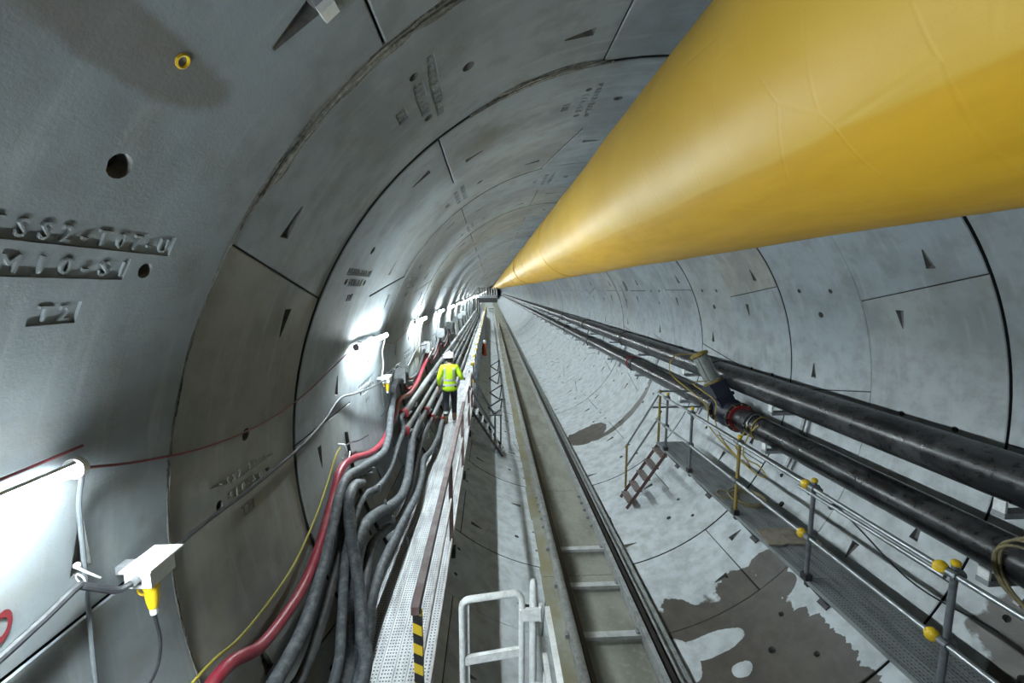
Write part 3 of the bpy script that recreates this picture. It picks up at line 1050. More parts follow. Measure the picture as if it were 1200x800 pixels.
def pipe_bracket(y):
    t = thing('pipe_bracket', 'grey steel bracket carrying the two black pipes on the wall', 'bracket', cyl_pt(-14, y), 'pipe brackets on the right wall')
    for (x, z, r, ln) in ((AX, AZ, AR, 0.30), (BX, BZ, BR, 0.24)):
        zb = z - r - 0.027
        xw = math.sqrt(R * R - zb * zb) + 0.01
        mb = MB()
        mb.box(((x - ln + xw) / 2, y, zb), (xw - x + ln, 0.10, 0.05))
        mb.build('arm', M['galv_dull'], t, smooth=False)
        MB().box((x - ln + 0.012, y, zb + 0.06), (0.022, 0.09, 0.14)).build('end_stop', M['white'], t, smooth=False)
    mb = MB()
    th0, th1 = -6.0, -24.0
    for dy in (-0.045, 0.045):
        P = [cyl_pt(th0 + (th1 - th0) * i / 8, y + dy, R - 0.02) for i in range(9)]
        for p, q in zip(P[:-1], P[1:]):
            mb.bar(p, q, 0.035, 0.05, (0, 1, 0))
    mb.build('upright', M['galv_dull'], t, smooth=False)
    return t


b0_ = pipe_bracket(3.25)
b0_['label'] = 'pipe bracket nearest the camera, under the pipes at the right edge'
del b0_['group']
for i in range(1, 13):
    c_ = dup(b0_, (0, 3.0256 * i, 0))
    c_['label'] = {1: 'pipe bracket with white end stops just in front of the valve', 2: 'pipe bracket just behind the valve actuator', 3: 'pipe bracket next to the thin red clamp on the lower pipe'}.get(i, 'small grey bracket far along the two black pipes')
    if i > 3:
        c_['group'] = 'far pipe brackets on the right wall'

# valve and actuator on the lower pipe
vy = 7.65
t = thing('pipe_valve', 'dark blue valve with grey actuator and red flange on the lower pipe', 'valve', (BX, vy, BZ))
dirv = Vector((-0.42, 0.38, 1.0)).normalized()
vc = Vector((BX - 0.02, vy, BZ))
mb = MB()
mb.lathe((BX, vy - 0.22, BZ), (0, 1, 0), [(0, BR + 0.02), (0.04, BR + 0.05), (0.22, BR + 0.09), (0.40, BR + 0.05), (0.44, BR + 0.02)], 24)
u_ = Vector((0, 1, 0))
n_ = dirv.cross(u_).normalized()
mb.bar(vc + dirv * 0.1, vc + dirv * 0.60, 0.36, 0.30, n_)
mb.bar(vc + dirv * 0.30, vc + dirv * 0.36, 0.42, 0.36, n_)
mb.bar(vc + dirv * 0.56, vc + dirv * 0.62, 0.40, 0.34, n_)
mb.build('valve_body', M['valve_blue'], t)
for yy, s_ in ((vy - 0.30, -1), (vy + 0.30, 1)):
    mb = MB()
    mb.lathe((BX, yy - 0.035, BZ), (0, 1, 0), [(0, BR + 0.03), (0.005, BR + 0.085), (0.065, BR + 0.085), (0.07, BR + 0.03)], 28)
    fl_ = mb.build('flange', M['black_steel'], t)
    for q in range(12):
        a = 2 * PI * q / 12
        p = Vector((BX + (BR + 0.062) * math.cos(a), yy, BZ + (BR + 0.062) * math.sin(a)))
        MB().cyl(p + Vector((0, -0.06, 0)), p + Vector((0, 0.06, 0)), 0.014, 6).build('bolt', M['dirty_yellow'], fl_, smooth=False)
    MB().lathe((BX, yy + s_ * 0.04 - 0.045, BZ), (0, 1, 0), [(0, BR + 0.01), (0.01, BR + 0.05), (0.08, BR + 0.05), (0.09, BR + 0.01)], 24).build('red_collar', M['red'], t)
ab = vc + dirv * 0.64
mb = MB()
mb.lathe(ab, dirv, [(0, 0.15), (0.03, 0.165), (0.045, 0.135), (0.53, 0.135), (0.54, 0.15)], 20)
mb.build('actuator_cylinder', M['actuator'], t)
for q in range(4):
    a = PI / 4 + q * PI / 2
    p = ab + (u_ * math.cos(a) + n_ * math.sin(a)) * 0.15
    MB().cyl(p, p + dirv * 0.55, 0.010, 6).build('tie_rod', M['galv_dull'], t)
MB().lathe(ab + dirv * 0.54, dirv, [(0, 0.16), (0.01, 0.175), (0.06, 0.175), (0.075, 0.15), (0.09, 0.08)], 20).build('actuator_cap', M['dirty_yellow'], t)
MB().lathe(ab - dirv * 0.03, dirv, [(0, 0.17), (0.005, 0.18), (0.045, 0.18), (0.05, 0.16)], 20).build('base_ring', M['dirty_yellow'], t)
top = ab + dirv * 0.60
cord('valve_cable', 'yellow cable looping from the valve actuator down past the handrail',
     [top + Vector((-0.12, 0.05, -0.02)), top + Vector((-0.42, 0.12, -0.06)), top + Vector((-0.52, 0.02, -0.40)), (2.32, 7.5, -0.65), (2.25, 7.2, -0.95), (2.3, 6.75, -1.15), (2.36, 6.35, -1.28), (2.44, 6.25, -1.33), (2.52, 6.5, -1.28), (2.5, 6.75, -1.20), (2.6, 6.75, -1.0), (BX - 0.18, 6.8, BZ + 0.05)], 0.011, 'cord_ochre', 'cable', sub=8)
cord('valve_cable', 'second yellow cable hanging from the actuator base to the lower pipe',
     [ab + Vector((-0.16, -0.05, 0.03)), ab + Vector((-0.42, -0.06, -0.02)), (2.42, 7.35, -0.55), (2.38, 7.25, -0.85), (2.36, 7.0, -1.08), (2.34, 6.6, -1.2), (2.40, 6.1, -1.34), (2.5, 5.95, -1.36), (2.56, 6.2, -1.3), (2.45, 6.45, -1.22), (2.62, 6.62, -0.95), (BX - 0.16, 6.55, BZ + 0.12)], 0.011, 'cord_ochre', 'cable', sub=8)
tw = thing('wire_wrap', 'pale wires wrapped round the lower pipe in front of the red flange', 'wire', (BX, 6.8, BZ))
for q, yy in enumerate((6.90, 6.84, 6.72)):
    mb = MB()
    P = []
    for i in range(25):
        a = 2 * PI * i / 24
        P.append((BX + (BR + 0.012) * math.cos(a), yy + 0.05 * math.sin(a + q), BZ + (BR + 0.012) * math.sin(a)))
    mb.tube(P, 0.010, 6, False)
    mb.build('wire_turn', M['cord_ochre' if q == 2 else 'galv_dull'], tw)
# cable loops hanging from the lower pipe at the right edge
t = thing('hanging_cable_coil', 'dusty yellow cable coil hung on the lower pipe at the right edge', 'cable coil', (2.66, 2.9, -0.7))
for q, (r1, dz, dy) in enumerate(((0.30, -0.02, 0), (0.26, -0.05, 0.05), (0.33, 0.0, -0.06))):
    P = []
    for i in range(29):
        a = 2 * PI * i / 28
        P.append(Vector((2.69 - 0.04 * math.sin(a), 2.92 + dy + r1 * 0.95 * math.cos(a), -0.83 + dz + r1 * math.sin(a))))
    MB().tube(P, 0.012, 8, False).build('cable_turn', M['coil'], t)
MB().bar((2.69, 2.92, -0.50), (2.92, 2.92, -0.55), 0.03, 0.03).build('hook', M['black_steel'], t)

# ------------------------------------------------------------------ right walkway
DZ = -1.70
rw = thing('right_walkway', 'grey perforated steel plank walkway along the right lining', 'walkway', (2.1, 5, DZ))
XR = 1.80


def plank(x0, x1, y0, y1, z, mat, parent, ribs):
    RIB = 0.003 if len(ribs) > 3 else 0.008
    prof = []
    w = x1 - x0
    prof.append((x0 + 0.002, z - 0.05))
    prof.append((x0 + 0.002, z))
    for rb in ribs:
        c = x0 + rb * w
        prof += [(c - 0.008, z), (c - 0.004, z - RIB), (c + 0.004, z - RIB), (c + 0.008, z)]
    prof.append((x1 - 0.002, z))
    prof.append((x1 - 0.002, z - 0.05))
    m = len(prof)
    vs = [Vector((p[0], yy, p[1])) for yy in (y0 + 0.004, y1 - 0.004) for p in prof]
    fs = [(i, i + 1, m + i + 1, m + i) for i in range(m - 1)]
    fs += [tuple(range(m)), tuple(range(2 * m - 1, m - 1, -1)), (0, m, 2 * m - 1, m - 1)]
    mb = MB()
    mb.add(vs, fs)
    return mb.build('plank', mat, parent, smooth=False)


yy = 0.4
for L_ in (1.2, 1.24, 1.32, 1.40, 1.40, 1.46):
    for q in range(3):
        plank(XR + q * 0.215, XR + (q + 1) * 0.215, yy, yy + L_, DZ, M['plank_dark'], rw, (0.08, 0.24, 0.40, 0.56, 0.72, 0.90))
    yy += L_
RPOST = [1.38, 2.77, 4.16, 5.53, 6.93, 7.95]
for q, yb in enumerate([1.4, 2.75, 4.12, 5.5, 6.9, 8.25]):
    mb = MB()
    a = Vector((XR + 0.05, yb + 0.04, DZ - 0.06))
    thb = -57.5
    foot = cyl_pt(-43.8, yb + 0.48, R - 0.01)
    mb.bar(a, foot, 0.05, 0.05, (0, 1, 0))
    mb.bar(a + Vector((-0.05, 0, -0.0)), Vector((2.44, yb + 0.04, DZ - 0.06)), 0.05, 0.04, (0, 0, 1))
    br = mb.build('support_bracket', M['black_steel'], rw, smooth=False)
    MB().box(cyl_pt(-43.8, yb + 0.48, R - 0.012), (0.16, 0.14, 0.02), Matrix.Rotation(-math.radians(-43.8 + 90), 3, 'Y')).build('foot_plate', M['black_steel'], br, smooth=False)

# handrail of scaffold tube
rh = thing('right_handrail', 'scaffold tube handrail with yellow clamps along the right walkway', 'handrail', (1.77, 5, DZ))
HX = 1.765
for q, yp in enumerate(RPOST):
    yellow = abs(yp - 5.53) < 0.01
    cap = q in (2, 1, 3)
    mb = MB()
    mb.cyl((HX + 0.035, yp, DZ + 0.005), (HX + 0.035, yp, DZ + 1.13), 0.024, 12)
    po = mb.build('post', M['yellow_post' if yellow else 'post'], rh)
    MB().box((HX + 0.035, yp, DZ + 0.035), (0.08, 0.08, 0.07)).build('post_socket', M['black_steel'], po, smooth=False)
    MB().lathe((HX + 0.035, yp, DZ + 1.12), (0, 0, 1), [(0, 0.030), (0.03, 0.030), (0.04, 0.018)], 12).build('post_cap', M['yellow' if q > 0 else 'post'], po)
    for zz in (DZ + 1.06, DZ + 0.50):
        mb = MB()
        mb.cyl((HX + 0.0, yp - 0.02, zz), (HX + 0.07, yp - 0.02, zz), 0.034, 10)
        mb.cyl((HX, yp - 0.05, zz), (HX, yp + 0.05, zz), 0.034, 10)
        mb.build('tube_clamp', M['post'], po)
        if q in (1, 2):
            MB().sphere((HX - 0.012, yp + 0.06, zz + 0.005), 0.050, 12, 8, (1, 1.0, 1.1)).build('clamp_cover', M['yellow'], po)
for zz, ya, yb in ((DZ + 1.06, 0.0, 8.36), (DZ + 0.50, 0.0, 8.40)):
    MB().tube([(HX, ya, zz), (HX, yb, zz)], 0.0225, 14).build('rail', M['galv'], rh)
MB().tube([(HX + 0.07, 4.1, DZ + 1.05), (HX + 0.065, 8.1, DZ + 1.02)], 0.020, 12).build('rail', M['galv_dull'], rh)
MB().tube([(HX - 0.04, 2.77, DZ + 1.03), (HX - 0.03, 4.3, DZ + 1.01)], 0.018, 12).build('rail', M['galv'], rh)
# end guard across the walkway and stair handrail
eg = thing('stair_handrail', 'yellow post tube handrail beside the rusty stair', 'handrail', (1.8, 8.45, DZ))
for (p, zb, zt) in (((1.86, 8.46), DZ - 0.02, DZ + 1.10), ((1.36, 8.95), -2.95, -1.95)):
    MB().cyl((p[0], p[1], zb), (p[0], p[1], zt), 0.025, 12).build('post', M['yellow_post'], eg)
P1, P2 = Vector((1.35, 8.97, -2.0)), Vector((1.85, 8.47, DZ + 1.02))
MB().tube([P1 + (P1 - P2) * 0.02, P2], 0.02, 12).build('rail', M['post'], eg)
MB().tube([P1 + Vector((0, 0, -0.50)), P2 + Vector((0, 0, -0.52))], 0.02, 12).build('rail', M['post'], eg)
MB().tube([(1.72, 8.49, DZ + 0.72), (2.75, 8.49, DZ + 0.72)], 0.02, 12).build('rail', M['post'], eg)
MB().tube([(1.84, 8.49, DZ + 1.06), (2.6, 8.49, DZ + 1.06)], 0.02, 12).build('rail', M['post'], eg)


# stair of five dusty treads
def stair(label, top, bot, wid_dir, width, mat_s, mat_t, n=5):
    top, bot = Vector(top), Vector(bot)
    t = thing('stair', label, 'stair', bot)
    d = (top - bot)
    wd = Vector(wid_dir).normalized()
    for s_ in (-0.5, 0.5):
        MB().bar(bot + wd * width * s_, top + wd * width * s_, 0.018, 0.06, (0, 0, 1)).build('stringer', M[mat_s], t, smooth=False)
    hd = Vector((d.x, d.y, 0)).normalized()
    for q in range(n):
        f = (q + 0.55) / n
        c = bot.lerp(top, f)
        ang = math.atan2(wd.y, wd.x)
        tr = MB().box(c, (width - 0.02, 0.15, 0.03), Matrix.Rotation(ang, 3, 'Z')).build('tread', M[mat_t], t, smooth=False)
    return t


stair('short rusty stair with five dusty treads down from the right walkway', (1.85, 8.17, DZ - 0.02), (1.22, 8.62, -3.13), (0.05, 1, 0), 0.50, 'rust', 'tread')
stair('dark steel stair from the left walkway down to the track', (-2.12, 11.3, DZ - 0.05), (-1.32, 11.5, -3.08), (0.05, 1, 0), 0.6, 'black_steel', 'galv_dull', 6)
sh = thing('stair_handrail', 'pair of dark tubes slanting down beside the left walkway stair', 'handrail', (-1.5, 11.5, -3.0))
for dz in (0, -0.42):
    MB().tube([(-2.22, 11.1, -0.66 + dz), (-1.56, 11.6, -2.0 + dz)], 0.028, 10).build('rail', M['post'], sh)
MB().cyl((-1.53, 11.6, -3.05), (-1.53, 11.6, -1.95), 0.026, 10).build('post', M['post'], sh)
MB().tube([(-1.56, 11.6, -2.0), (-1.35, 12.1, -2.0)], 0.024, 10).build('rail', M['post'], sh)
MB().box((-1.5, 11.72, -2.02), (0.34, 0.36, 0.03)).build('landing_plate', M['post'], sh, smooth=False)
MB().cyl((-1.36, 12.1, -3.1), (-1.36, 12.1, -1.98), 0.024, 10).build('post', M['post'], sh)

# things lying on the right walkway
mb = MB()
rs = random.Random(9)
top_, n_p = [], 9
for i in range(n_p):
    f = i / (n_p - 1)
    top_.append((1.84 + 0.62 * f, 5.12 + rs.uniform(-0.02, 0.02)))
bot_ = []
for i in range(n_p):
    f = 1 - i / (n_p - 1)
    bot_.append((1.78 + 0.68 * f, 4.80 - 0.06 * f + rs.uniform(-0.045, 0.03)))
poly = top_ + bot_
vs = [Vector((p[0], p[1], DZ + 0.004)) for p in poly] + [Vector((p[0], p[1], DZ + 0.022)) for p in poly]
m = len(poly)
mb.add(vs, [tuple(range(m - 1, -1, -1)), tuple(range(m, 2 * m))] + [(i, (i + 1) % m, m + (i + 1) % m, m + i) for i in range(m)])
o = mb.build('plywood_sheet', M['ply'], None, smooth=False, loc=(2.1, 5.0, DZ + 0.004))
tag(o, 'splintered plywood sheet lying across the right walkway planks', 'board')
t = thing('cable_coil', 'coil of dusty yellow cable lying on the right walkway', 'cable coil', (2.25, 5.85, DZ))
for q, (r1, dx, dz) in enumerate(((0.26, 0, 0.012), (0.235, 0.02, 0.034), (0.27, -0.01, 0.050), (0.21, 0.0, 0.020))):
    P = [Vector((2.22 + dx + r1 * math.cos(a) * 0.9, 5.92 + r1 * math.sin(a), DZ + 0.004 + dz)) for a in [2 * PI * i / 30 for i in range(31)]]
    MB().tube(P, 0.011, 8, False).build('cable_turn', M['coil'], t)
P = [Vector((1.96 + 0.11 * math.cos(a), 6.08 + 0.12 * math.sin(a), DZ + 0.016)) for a in [2 * PI * i / 20 for i in range(21)]]
MB().tube(P, 0.011, 8, False).build('cable_turn', M['coil'], t)
cord('thin_cable', 'thin black cable slung behind the right handrail to the lining', [(HX + 0.09, 4.05, DZ + 1.03), (2.05, 3.8, -0.95), (2.4, 3.55, -1.35), cyl_pt(-29, 3.3, R - 0.02)], 0.008, 'cable')
t = thing('loose_coupler', 'small dark scaffold coupler hanging under the top rail', 'coupler', (HX, 3.85, DZ + 1.0))
MB().cyl((HX - 0.04, 3.85, DZ + 1.005), (HX + 0.05, 3.85, DZ + 1.005), 0.03, 10).build('jaw', M['black_steel'], t)
MB().bar((HX + 0.04, 3.85, DZ + 1.0), (HX + 0.16, 3.75, DZ + 0.98), 0.02, 0.012).build('handle', M['black_steel'], t)

# ------------------------------------------------------------------ track in the invert
tk = thing('track', 'steel track with pale cross ties on the invert floor', 'track', (0, 5, FZ))
YT0, YT1 = 0.6, 60
for xa, xb in ((-0.60, -0.49), (0.385, 0.455)):
    mb = MB()
    c = (xa + xb) / 2
    w = xb - xa
    for y0, y1 in ((YT0, 9.0), (9.0, YT1)):
        mb.box((c, (y0 + y1) / 2, FZ + 0.165), (w, y1 - y0 - 0.01, 0.014))
        mb.box((xa + 0.006, (y0 + y1) / 2, FZ + 0.085), (0.012, y1 - y0 - 0.01, 0.16))
        mb.box((c, (y0 + y1) / 2, FZ + 0.008), (w, y1 - y0 - 0.01, 0.014))
    mb.build('channel', M['rail_grey'], tk, smooth=False)
for x in (-0.445, 0.515):
    mb = MB()
    prof = [(-0.05, 0), (0.05, 0), (0.05, 0.015), (0.012, 0.03), (0.010, 0.12), (0.028, 0.135), (0.028, 0.17), (-0.028, 0.17), (-0.028, 0.135), (-0.010, 0.12), (-0.012, 0.03), (-0.05, 0.015)]
    m = len(prof)
    vs = [(x + p[0], yy, FZ + 0.001 + p[1]) for yy in (YT0, YT1) for p in prof]
    mb.add(vs, [tuple(range(m)), tuple(range(2 * m - 1, m - 1, -1))] + [(i, (i + 1) % m, m + (i + 1) % m, m + i) for i in range(m)])
    mb.build('rail', M['rail_dark'], tk, smooth=False)
for yt in (3.27, 4.24, 5.20, 6.19, 7.15, 8.1 + 100):
    if yt > 100:
        continue
    tb = MB().box((-0.03, yt, FZ + 0.085), (0.84, 0.10, 0.05)).build('tie', M['tie'], tk, smooth=False)
    for x in (-0.635, 0.34):
        mb = MB()
        mb.box((x, yt + 0.02, FZ + 0.10), (0.05, 0.07, 0.06))
        mb.cyl((x, yt - 0.03, FZ + 0.13), (x, yt + 0.06, FZ + 0.13), 0.016, 6)
        mb.build('clip', M['galv_dull'], tb, smooth=False)
for yt in (7.9, 8.2, 8.5, 8.8, 9.1):
    MB().box((0.335, yt, FZ + 0.10), (0.06, 0.05, 0.05)).build('clip', M['galv_dull'], tk, smooth=False)
    MB().box((-0.63, yt, FZ + 0.10), (0.04, 0.05, 0.05)).build('clip', M['galv_dull'], tk, smooth=False)
mb = MB()
mb.box((0.618, 30, FZ + 0.10), (0.038, 59, 0.014))
mb.box((0.718, 30, FZ + 0.10), (0.038, 59, 0.014))
mb.box((0.665, 30, FZ + 0.012), (0.13, 59, 0.012))
mb.box((0.735, 30, FZ + 0.052), (0.012, 59, 0.10))
mb.box((0.60, 30, FZ + 0.052), (0.012, 59, 0.10))
tag(mb.build('cable_trough', M['rail_grey'], None, smooth=False, loc=(0.66, 5, FZ)), 'grey steel trough running along the right side of the track', 'trough')

# ------------------------------------------------------------------ left walkway
XL0, XL1 = -2.845, -2.16
lw = thing('left_walkway', 'pale perforated aluminium plank walkway beside the hoses', 'walkway', (-2.5, 5, DZ))
for y0, y1, z in ((0.3, 2.75, DZ), (2.75, 5.18, DZ), (5.18, 7.62, DZ)):
    for q in range(3):
        plank(XL0 + q * 0.2283, XL0 + (q + 1) * 0.2283, y0, y1, z, M['plank_light'], lw, (0.17, 0.70))
y = 7.62
while y < 62:
    z = DZ - 0.03
    if y < 22:
        for q in range(3):
            plank(XL0 + q * 0.2283, XL0 + (q + 1) * 0.2283, y, y + 2.45, z, M['plank_light'], lw, (0.17, 0.70))
    else:
        plank(XL0, XL1, y, y + 2.45, z, M['plank_light'], lw, (0.33, 0.66))
    y += 2.45
for i in range(18):
    yb = 1.35 + 1.5128 * 2 * i / 2
    mb = MB()
    mb.box(((-2.98 + XL1) / 2, yb, DZ - 0.105), (XL1 + 2.98, 0.05, 0.05))
    a = Vector((XL1 - 0.03, yb, DZ - 0.12))
    mb.bar(a, cyl_pt(-135, yb, R - 0.005), 0.05, 0.05, (0, 1, 0))
    mb.build('support_bracket', M['black_steel'], lw, smooth=False)

# guard rail with brown beam and hazard striped end post
gr = thing('guard_rail', 'brown beam guard rail with yellow and black striped end post', 'guard rail', (-2.16, 2.68, DZ))
GX, GZ = -2.165, -0.70
MB().bar((GX, 2.66, GZ), (GX, 8.0, GZ), 0.055, 0.06, (0, 0, 1)).build('beam', M['brown'], gr, smooth=False)
MB().bar((GX, 8.0, GZ), (GX, 11.2, GZ), 0.05, 0.06, (0, 0, 1)).build('beam', M['toe'], gr, smooth=False)
MB().bar((GX + 0.01, 2.70, GZ - 0.032), (GX + 0.01, 2.70, DZ), 0.06, 0.05, (0, 1, 0)).build('striped_post', M['hazard'], gr, smooth=False)
for yp in (5.1, 7.35, 9.6, 11.15):
    MB().bar((GX + 0.012, yp, DZ - 0.03), (GX + 0.012, yp, GZ - 0.03), 0.05, 0.05, (0, 1, 0)).build('post', M['brown'], gr, smooth=False)
    MB().box((GX + 0.03, yp, DZ - 0.16), (0.06, 0.10, 0.12)).build('post_socket', M['black_steel'], gr, smooth=False)
MB().bar((GX + 0.015, 2.75, DZ + 0.55), (GX + 0.015, 11.2, DZ + 0.55), 0.025, 0.04, (0, 0, 1)).build('mid_rail', M['toe'], gr, smooth=False)
MB().box((XL1 + 0.012, 6.5, DZ - 0.02), (0.018, 12.0, 0.11)).build('toe_board', M['toe'], gr, smooth=False)
# tube guard rail with yellow caps farther on
gt = thing('guard_rail', 'far tube guard rail with yellow caps along the left walkway', 'guard rail', (-2.16, 12, DZ))
for zz in (GZ, DZ + 0.5):
    MB().tube([(GX, 12.2, zz), (GX, 60, zz)], 0.024, 8).build('rail', M['galv'], gt)
for i in range(30):
    yp = 12.2 + 1.5128 * i
    po = MB().cyl((GX + 0.03, yp, DZ - 0.05), (GX + 0.03, yp, GZ + 0.05), 0.024, 8).build('post', M['post'], gt)
    MB().sphere((GX - 0.01, yp, GZ + 0.02), 0.055, 8, 6).build('clamp_cover', M['yellow'], po)
    if i % 2 == 0:
        MB().sphere((GX - 0.01, yp, DZ + 0.5), 0.05, 8, 6).build('clamp_cover', M['yellow'], po)

# ------------------------------------------------------------------ hoses and pipes on the left wall
def RP(px, py):
    """direction of the photograph's ray: used only to compute 3-D points on the wall for the hose runs"""
    d = Vector(((px - 600) / 498.91, (400 - py) / 498.91, -1.0))
    return camo.rotation_euler.to_matrix() @ d


def on_wall(px, py, r):
    d = RP(px, py)
    a = d.x * d.x + d.z * d.z
    b = CAM.x * d.x + CAM.z * d.z
    c = CAM.x ** 2 + CAM.z ** 2 - r * r
    t = (-b + math.sqrt(b * b - a * c)) / a
    return CAM + d * t


PT = [(-167.6, 7.38, 0.066), (-163.4, 7.1, 0.066), (-160.0, 8.9, 0.080), (-155.5, 9.2, 0.066), (-149.6, 10.0, 0.060)]
PRAD = 3.245
order = ['first grey pipe, topmost of five, along the left wall', 'second grey pipe from the top along the left wall', 'third and thickest grey pipe of the left wall five',
         'fourth grey pipe from the top along the left wall', 'lowest grey pipe on the left wall, right beside the walkway']
for i, (th, y0, r) in enumerate(PT):
    c = cyl_pt(th, 0, PRAD)
    t = thing('service_pipe', order[i], 'pipe', cyl_pt(th, y0, PRAD), 'grey pipes on the left wall')
    yy = y0
    while yy < 62:
        y1 = yy + 6.05
        MB().tube([(c.x, yy, c.z), (c.x, y1 - 0.02, c.z)], r, 14).build('pipe_length', M['grey_pipe'], t)
        if yy > y0 and yy < 40:
            MB().lathe((c.x, yy - 0.06, c.z), (0, 1, 0), [(0, r), (0.01, r + 0.016), (0.10, r + 0.016), (0.11, r)], 14).build('coupling', M['black_steel'], t)
        yy = y1
    mb = MB()
    mb.lathe((c.x, y0 - 0.07, c.z), (0, 1, 0), [(0, r), (0.012, r + 0.022), (0.05, r + 0.028), (0.09, r + 0.022), (0.10, r)], 14)
    cl = mb.build('end_clamp', M['red'], t)
    MB().bar((c.x + r + 0.02, y0 - 0.02, c.z), (c.x + r + 0.07, y0 - 0.02, c.z + 0.03), 0.03, 0.03).build('clamp_bolt', M['galv_dull'], cl, smooth=False)


def hose(name, label, pts, r, mat, start=None, end=None, group=None, n=14):
    P = [on_wall(px, py, rr) for px, py, rr in pts]
    if start is not None:
        P = [Vector(q) for q in start] + P
    if end is not None:
        P = P + [Vector(q) for q in end]
    # never closer to the lining than the hose radius
    Q = []
    for p in catmull(P, 7):
        rho = math.hypot(p.x, p.z)
        lim = R - r - 0.012
        if rho > lim:
            p = Vector((p.x * lim / rho, p.y, p.z * lim / rho))
        Q.append(p)
    o = MB().tube(Q, r, n).build(name, M[mat], None, loc=Q[0])
    tag(o, label, 'hose', group)
    return o


def pend(i, dy=-0.06):
    th, y0, r = PT[i]
    return cyl_pt(th, y0 + dy, PRAD)


hose('rubber_hose', 'black hose running just below the red hose on the left wall',
     [(464, 448, 3.27), (459, 480, 3.24), (452, 525, 3.22), (427, 546, 3.24), (407, 559, 3.25), (398, 580, 3.25), (390, 615, 3.25), (378, 665, 3.25), (358, 730, 3.25), (324, 796, 3.25)],
     0.052, 'hose', start=[cyl_pt(-174, 8.15, 3.2)], end=[cyl_pt(-161, 1.9, 3.25), cyl_pt(-162, 0.9, 3.25)])
hose('rubber_hose', 'dark hose behind the grey bundle, hanging down the left wall',
     [(441, 540, 3.3), (415, 560, 3.3), (403, 590, 3.3), (400, 640, 3.28), (388, 690, 3.28), (372, 745, 3.28), (352, 796, 3.28)], 0.045, 'hose_dark',
     start=[cyl_pt(-167.5, 6.4, 3.3)], end=[cyl_pt(-156, 1.6, 3.28)])
hose('rubber_hose', 'thin grey hose from the topmost pipe dipping across the bundle',
     [(473, 503, 3.24), (465, 525, 3.24), (456, 551, 3.24), (443, 570, 3.24), (428, 580, 3.22), (417, 600, 3.20), (407, 640, 3.20), (403, 680, 3.20), (400, 735, 3.20), (392, 797, 3.20)], 0.042, 'hose',
     start=[pend(0), pend(0, -0.3)], end=[cyl_pt(-151, 1.9, 3.2)])
hose('rubber_hose', 'grey hose stub curling up at the head of the bundle',
     [(423, 566, 3.25), (416, 568, 3.20), (410, 580, 3.17), (409, 600, 3.16), (413, 640, 3.14), (421, 690, 3.12), (424, 740, 3.11), (425, 797, 3.10)], 0.055, 'hose',
     start=[cyl_pt(-166.5, 4.95, 3.32)], end=[cyl_pt(-150.5, 1.9, 3.12)])
hose('rubber_hose', 'thick grey hose sweeping in a big curve from the third pipe',
     [(490, 496, 3.2), (484, 512, 3.2), (481, 535, 3.2), (478, 560, 3.2), (471, 580, 3.2), (457, 593, 3.2), (440, 603, 3.19), (428, 615, 3.18), (421, 635, 3.2), (417, 665, 3.24), (412, 720, 3.25), (407, 797, 3.25)], 0.066, 'hose',
     start=[pend(2), pend(2, -0.4)], end=[cyl_pt(-152, 1.9, 3.22)])
hose('rubber_hose', 'dark grey hose from the fourth pipe passing under the walkway hose',
     [(498, 506, 3.22), (492, 522, 3.24), (487, 548, 3.26), (481, 580, 3.27), (468, 608, 3.26), (450, 623, 3.24), (437, 637, 3.22), (431, 660, 3.21), (427, 695, 3.20), (425, 735, 3.24)], 0.050, 'hose_dark',
     start=[pend(3), pend(3, -0.4)], end=[cyl_pt(-149, 2.9, 3.28), cyl_pt(-147, 1.9, 3.28)])
hose('rubber_hose', 'grey hose lying along the walkway edge from the lowest pipe',
     [(514, 510, 3.18), (506, 527, 3.18), (497, 538, 3.17), (495, 557, 3.15), (489, 578, 3.13), (477, 602, 3.13), (463, 630, 3.13), (451, 655, 3.13), (442, 680, 3.14), (435, 710, 3.15), (431, 750, 3.16)], 0.050, 'hose',
     start=[pend(4), pend(4, -0.35)], end=[cyl_pt(-147.5, 2.6, 3.2), cyl_pt(-147, 1.9, 3.22)])
hose('red_hose', 'thick crimson hose sweeping down the left wall',
     [(497, 428, 3.30), (489, 448, 3.28), (480, 461, 3.28), (470, 466, 3.27), (465, 474, 3.28), (461, 490, 3.30), (455, 505, 3.31), (446, 521, 3.30), (433, 531, 3.30), (417, 536, 3.31), (405, 543, 3.31), (397, 556, 3.31), (391, 580, 3.31), (381, 617, 3.31), (370, 652, 3.31), (358, 682, 3.31), (339, 714, 3.31), (305, 757, 3.31), (252, 796, 3.31)], 0.042, 'red_hose',
     start=[cyl_pt(-176, 12.2, 3.3)], end=[cyl_pt(-165.5, 1.4, 3.31), cyl_pt(-167, 0.6, 3.31)])
hose('pull_rope', 'thin yellow rope hanging in a curve left of the red hose',
     [(399, 524, 3.34), (393, 535, 3.36), (384, 565, 3.37), (368, 610, 3.37), (345, 660, 3.37), (315, 705, 3.37), (280, 748, 3.37), (230, 795, 3.37)], 0.010, 'rope', end=[cyl_pt(-168.5, 1.3, 3.37)], n=8)
bpy.data.objects['pull_rope']['category'] = 'rope'
t = thing('wall_hook', 'bent steel hook on the wall where the yellow rope is tied', 'hook', cyl_pt(-173.9, 4.76))
MB().tube(catmull([cyl_pt(-175, 4.78, R + 0.0), cyl_pt(-174.6, 4.78, R - 0.07), cyl_pt(-173.2, 4.76, R - 0.09), cyl_pt(-172.4, 4.80, R - 0.05)], 5), 0.010, 8).build('hook_rod', M['galv'], t)
MB().tube(catmull([cyl_pt(-172, 4.78, R - 0.01), cyl_pt(-171.5, 4.84, R - 0.06), cyl_pt(-172.4, 4.93, R - 0.06)], 5), 0.008, 8).build('hook_rod', M['galv'], t)
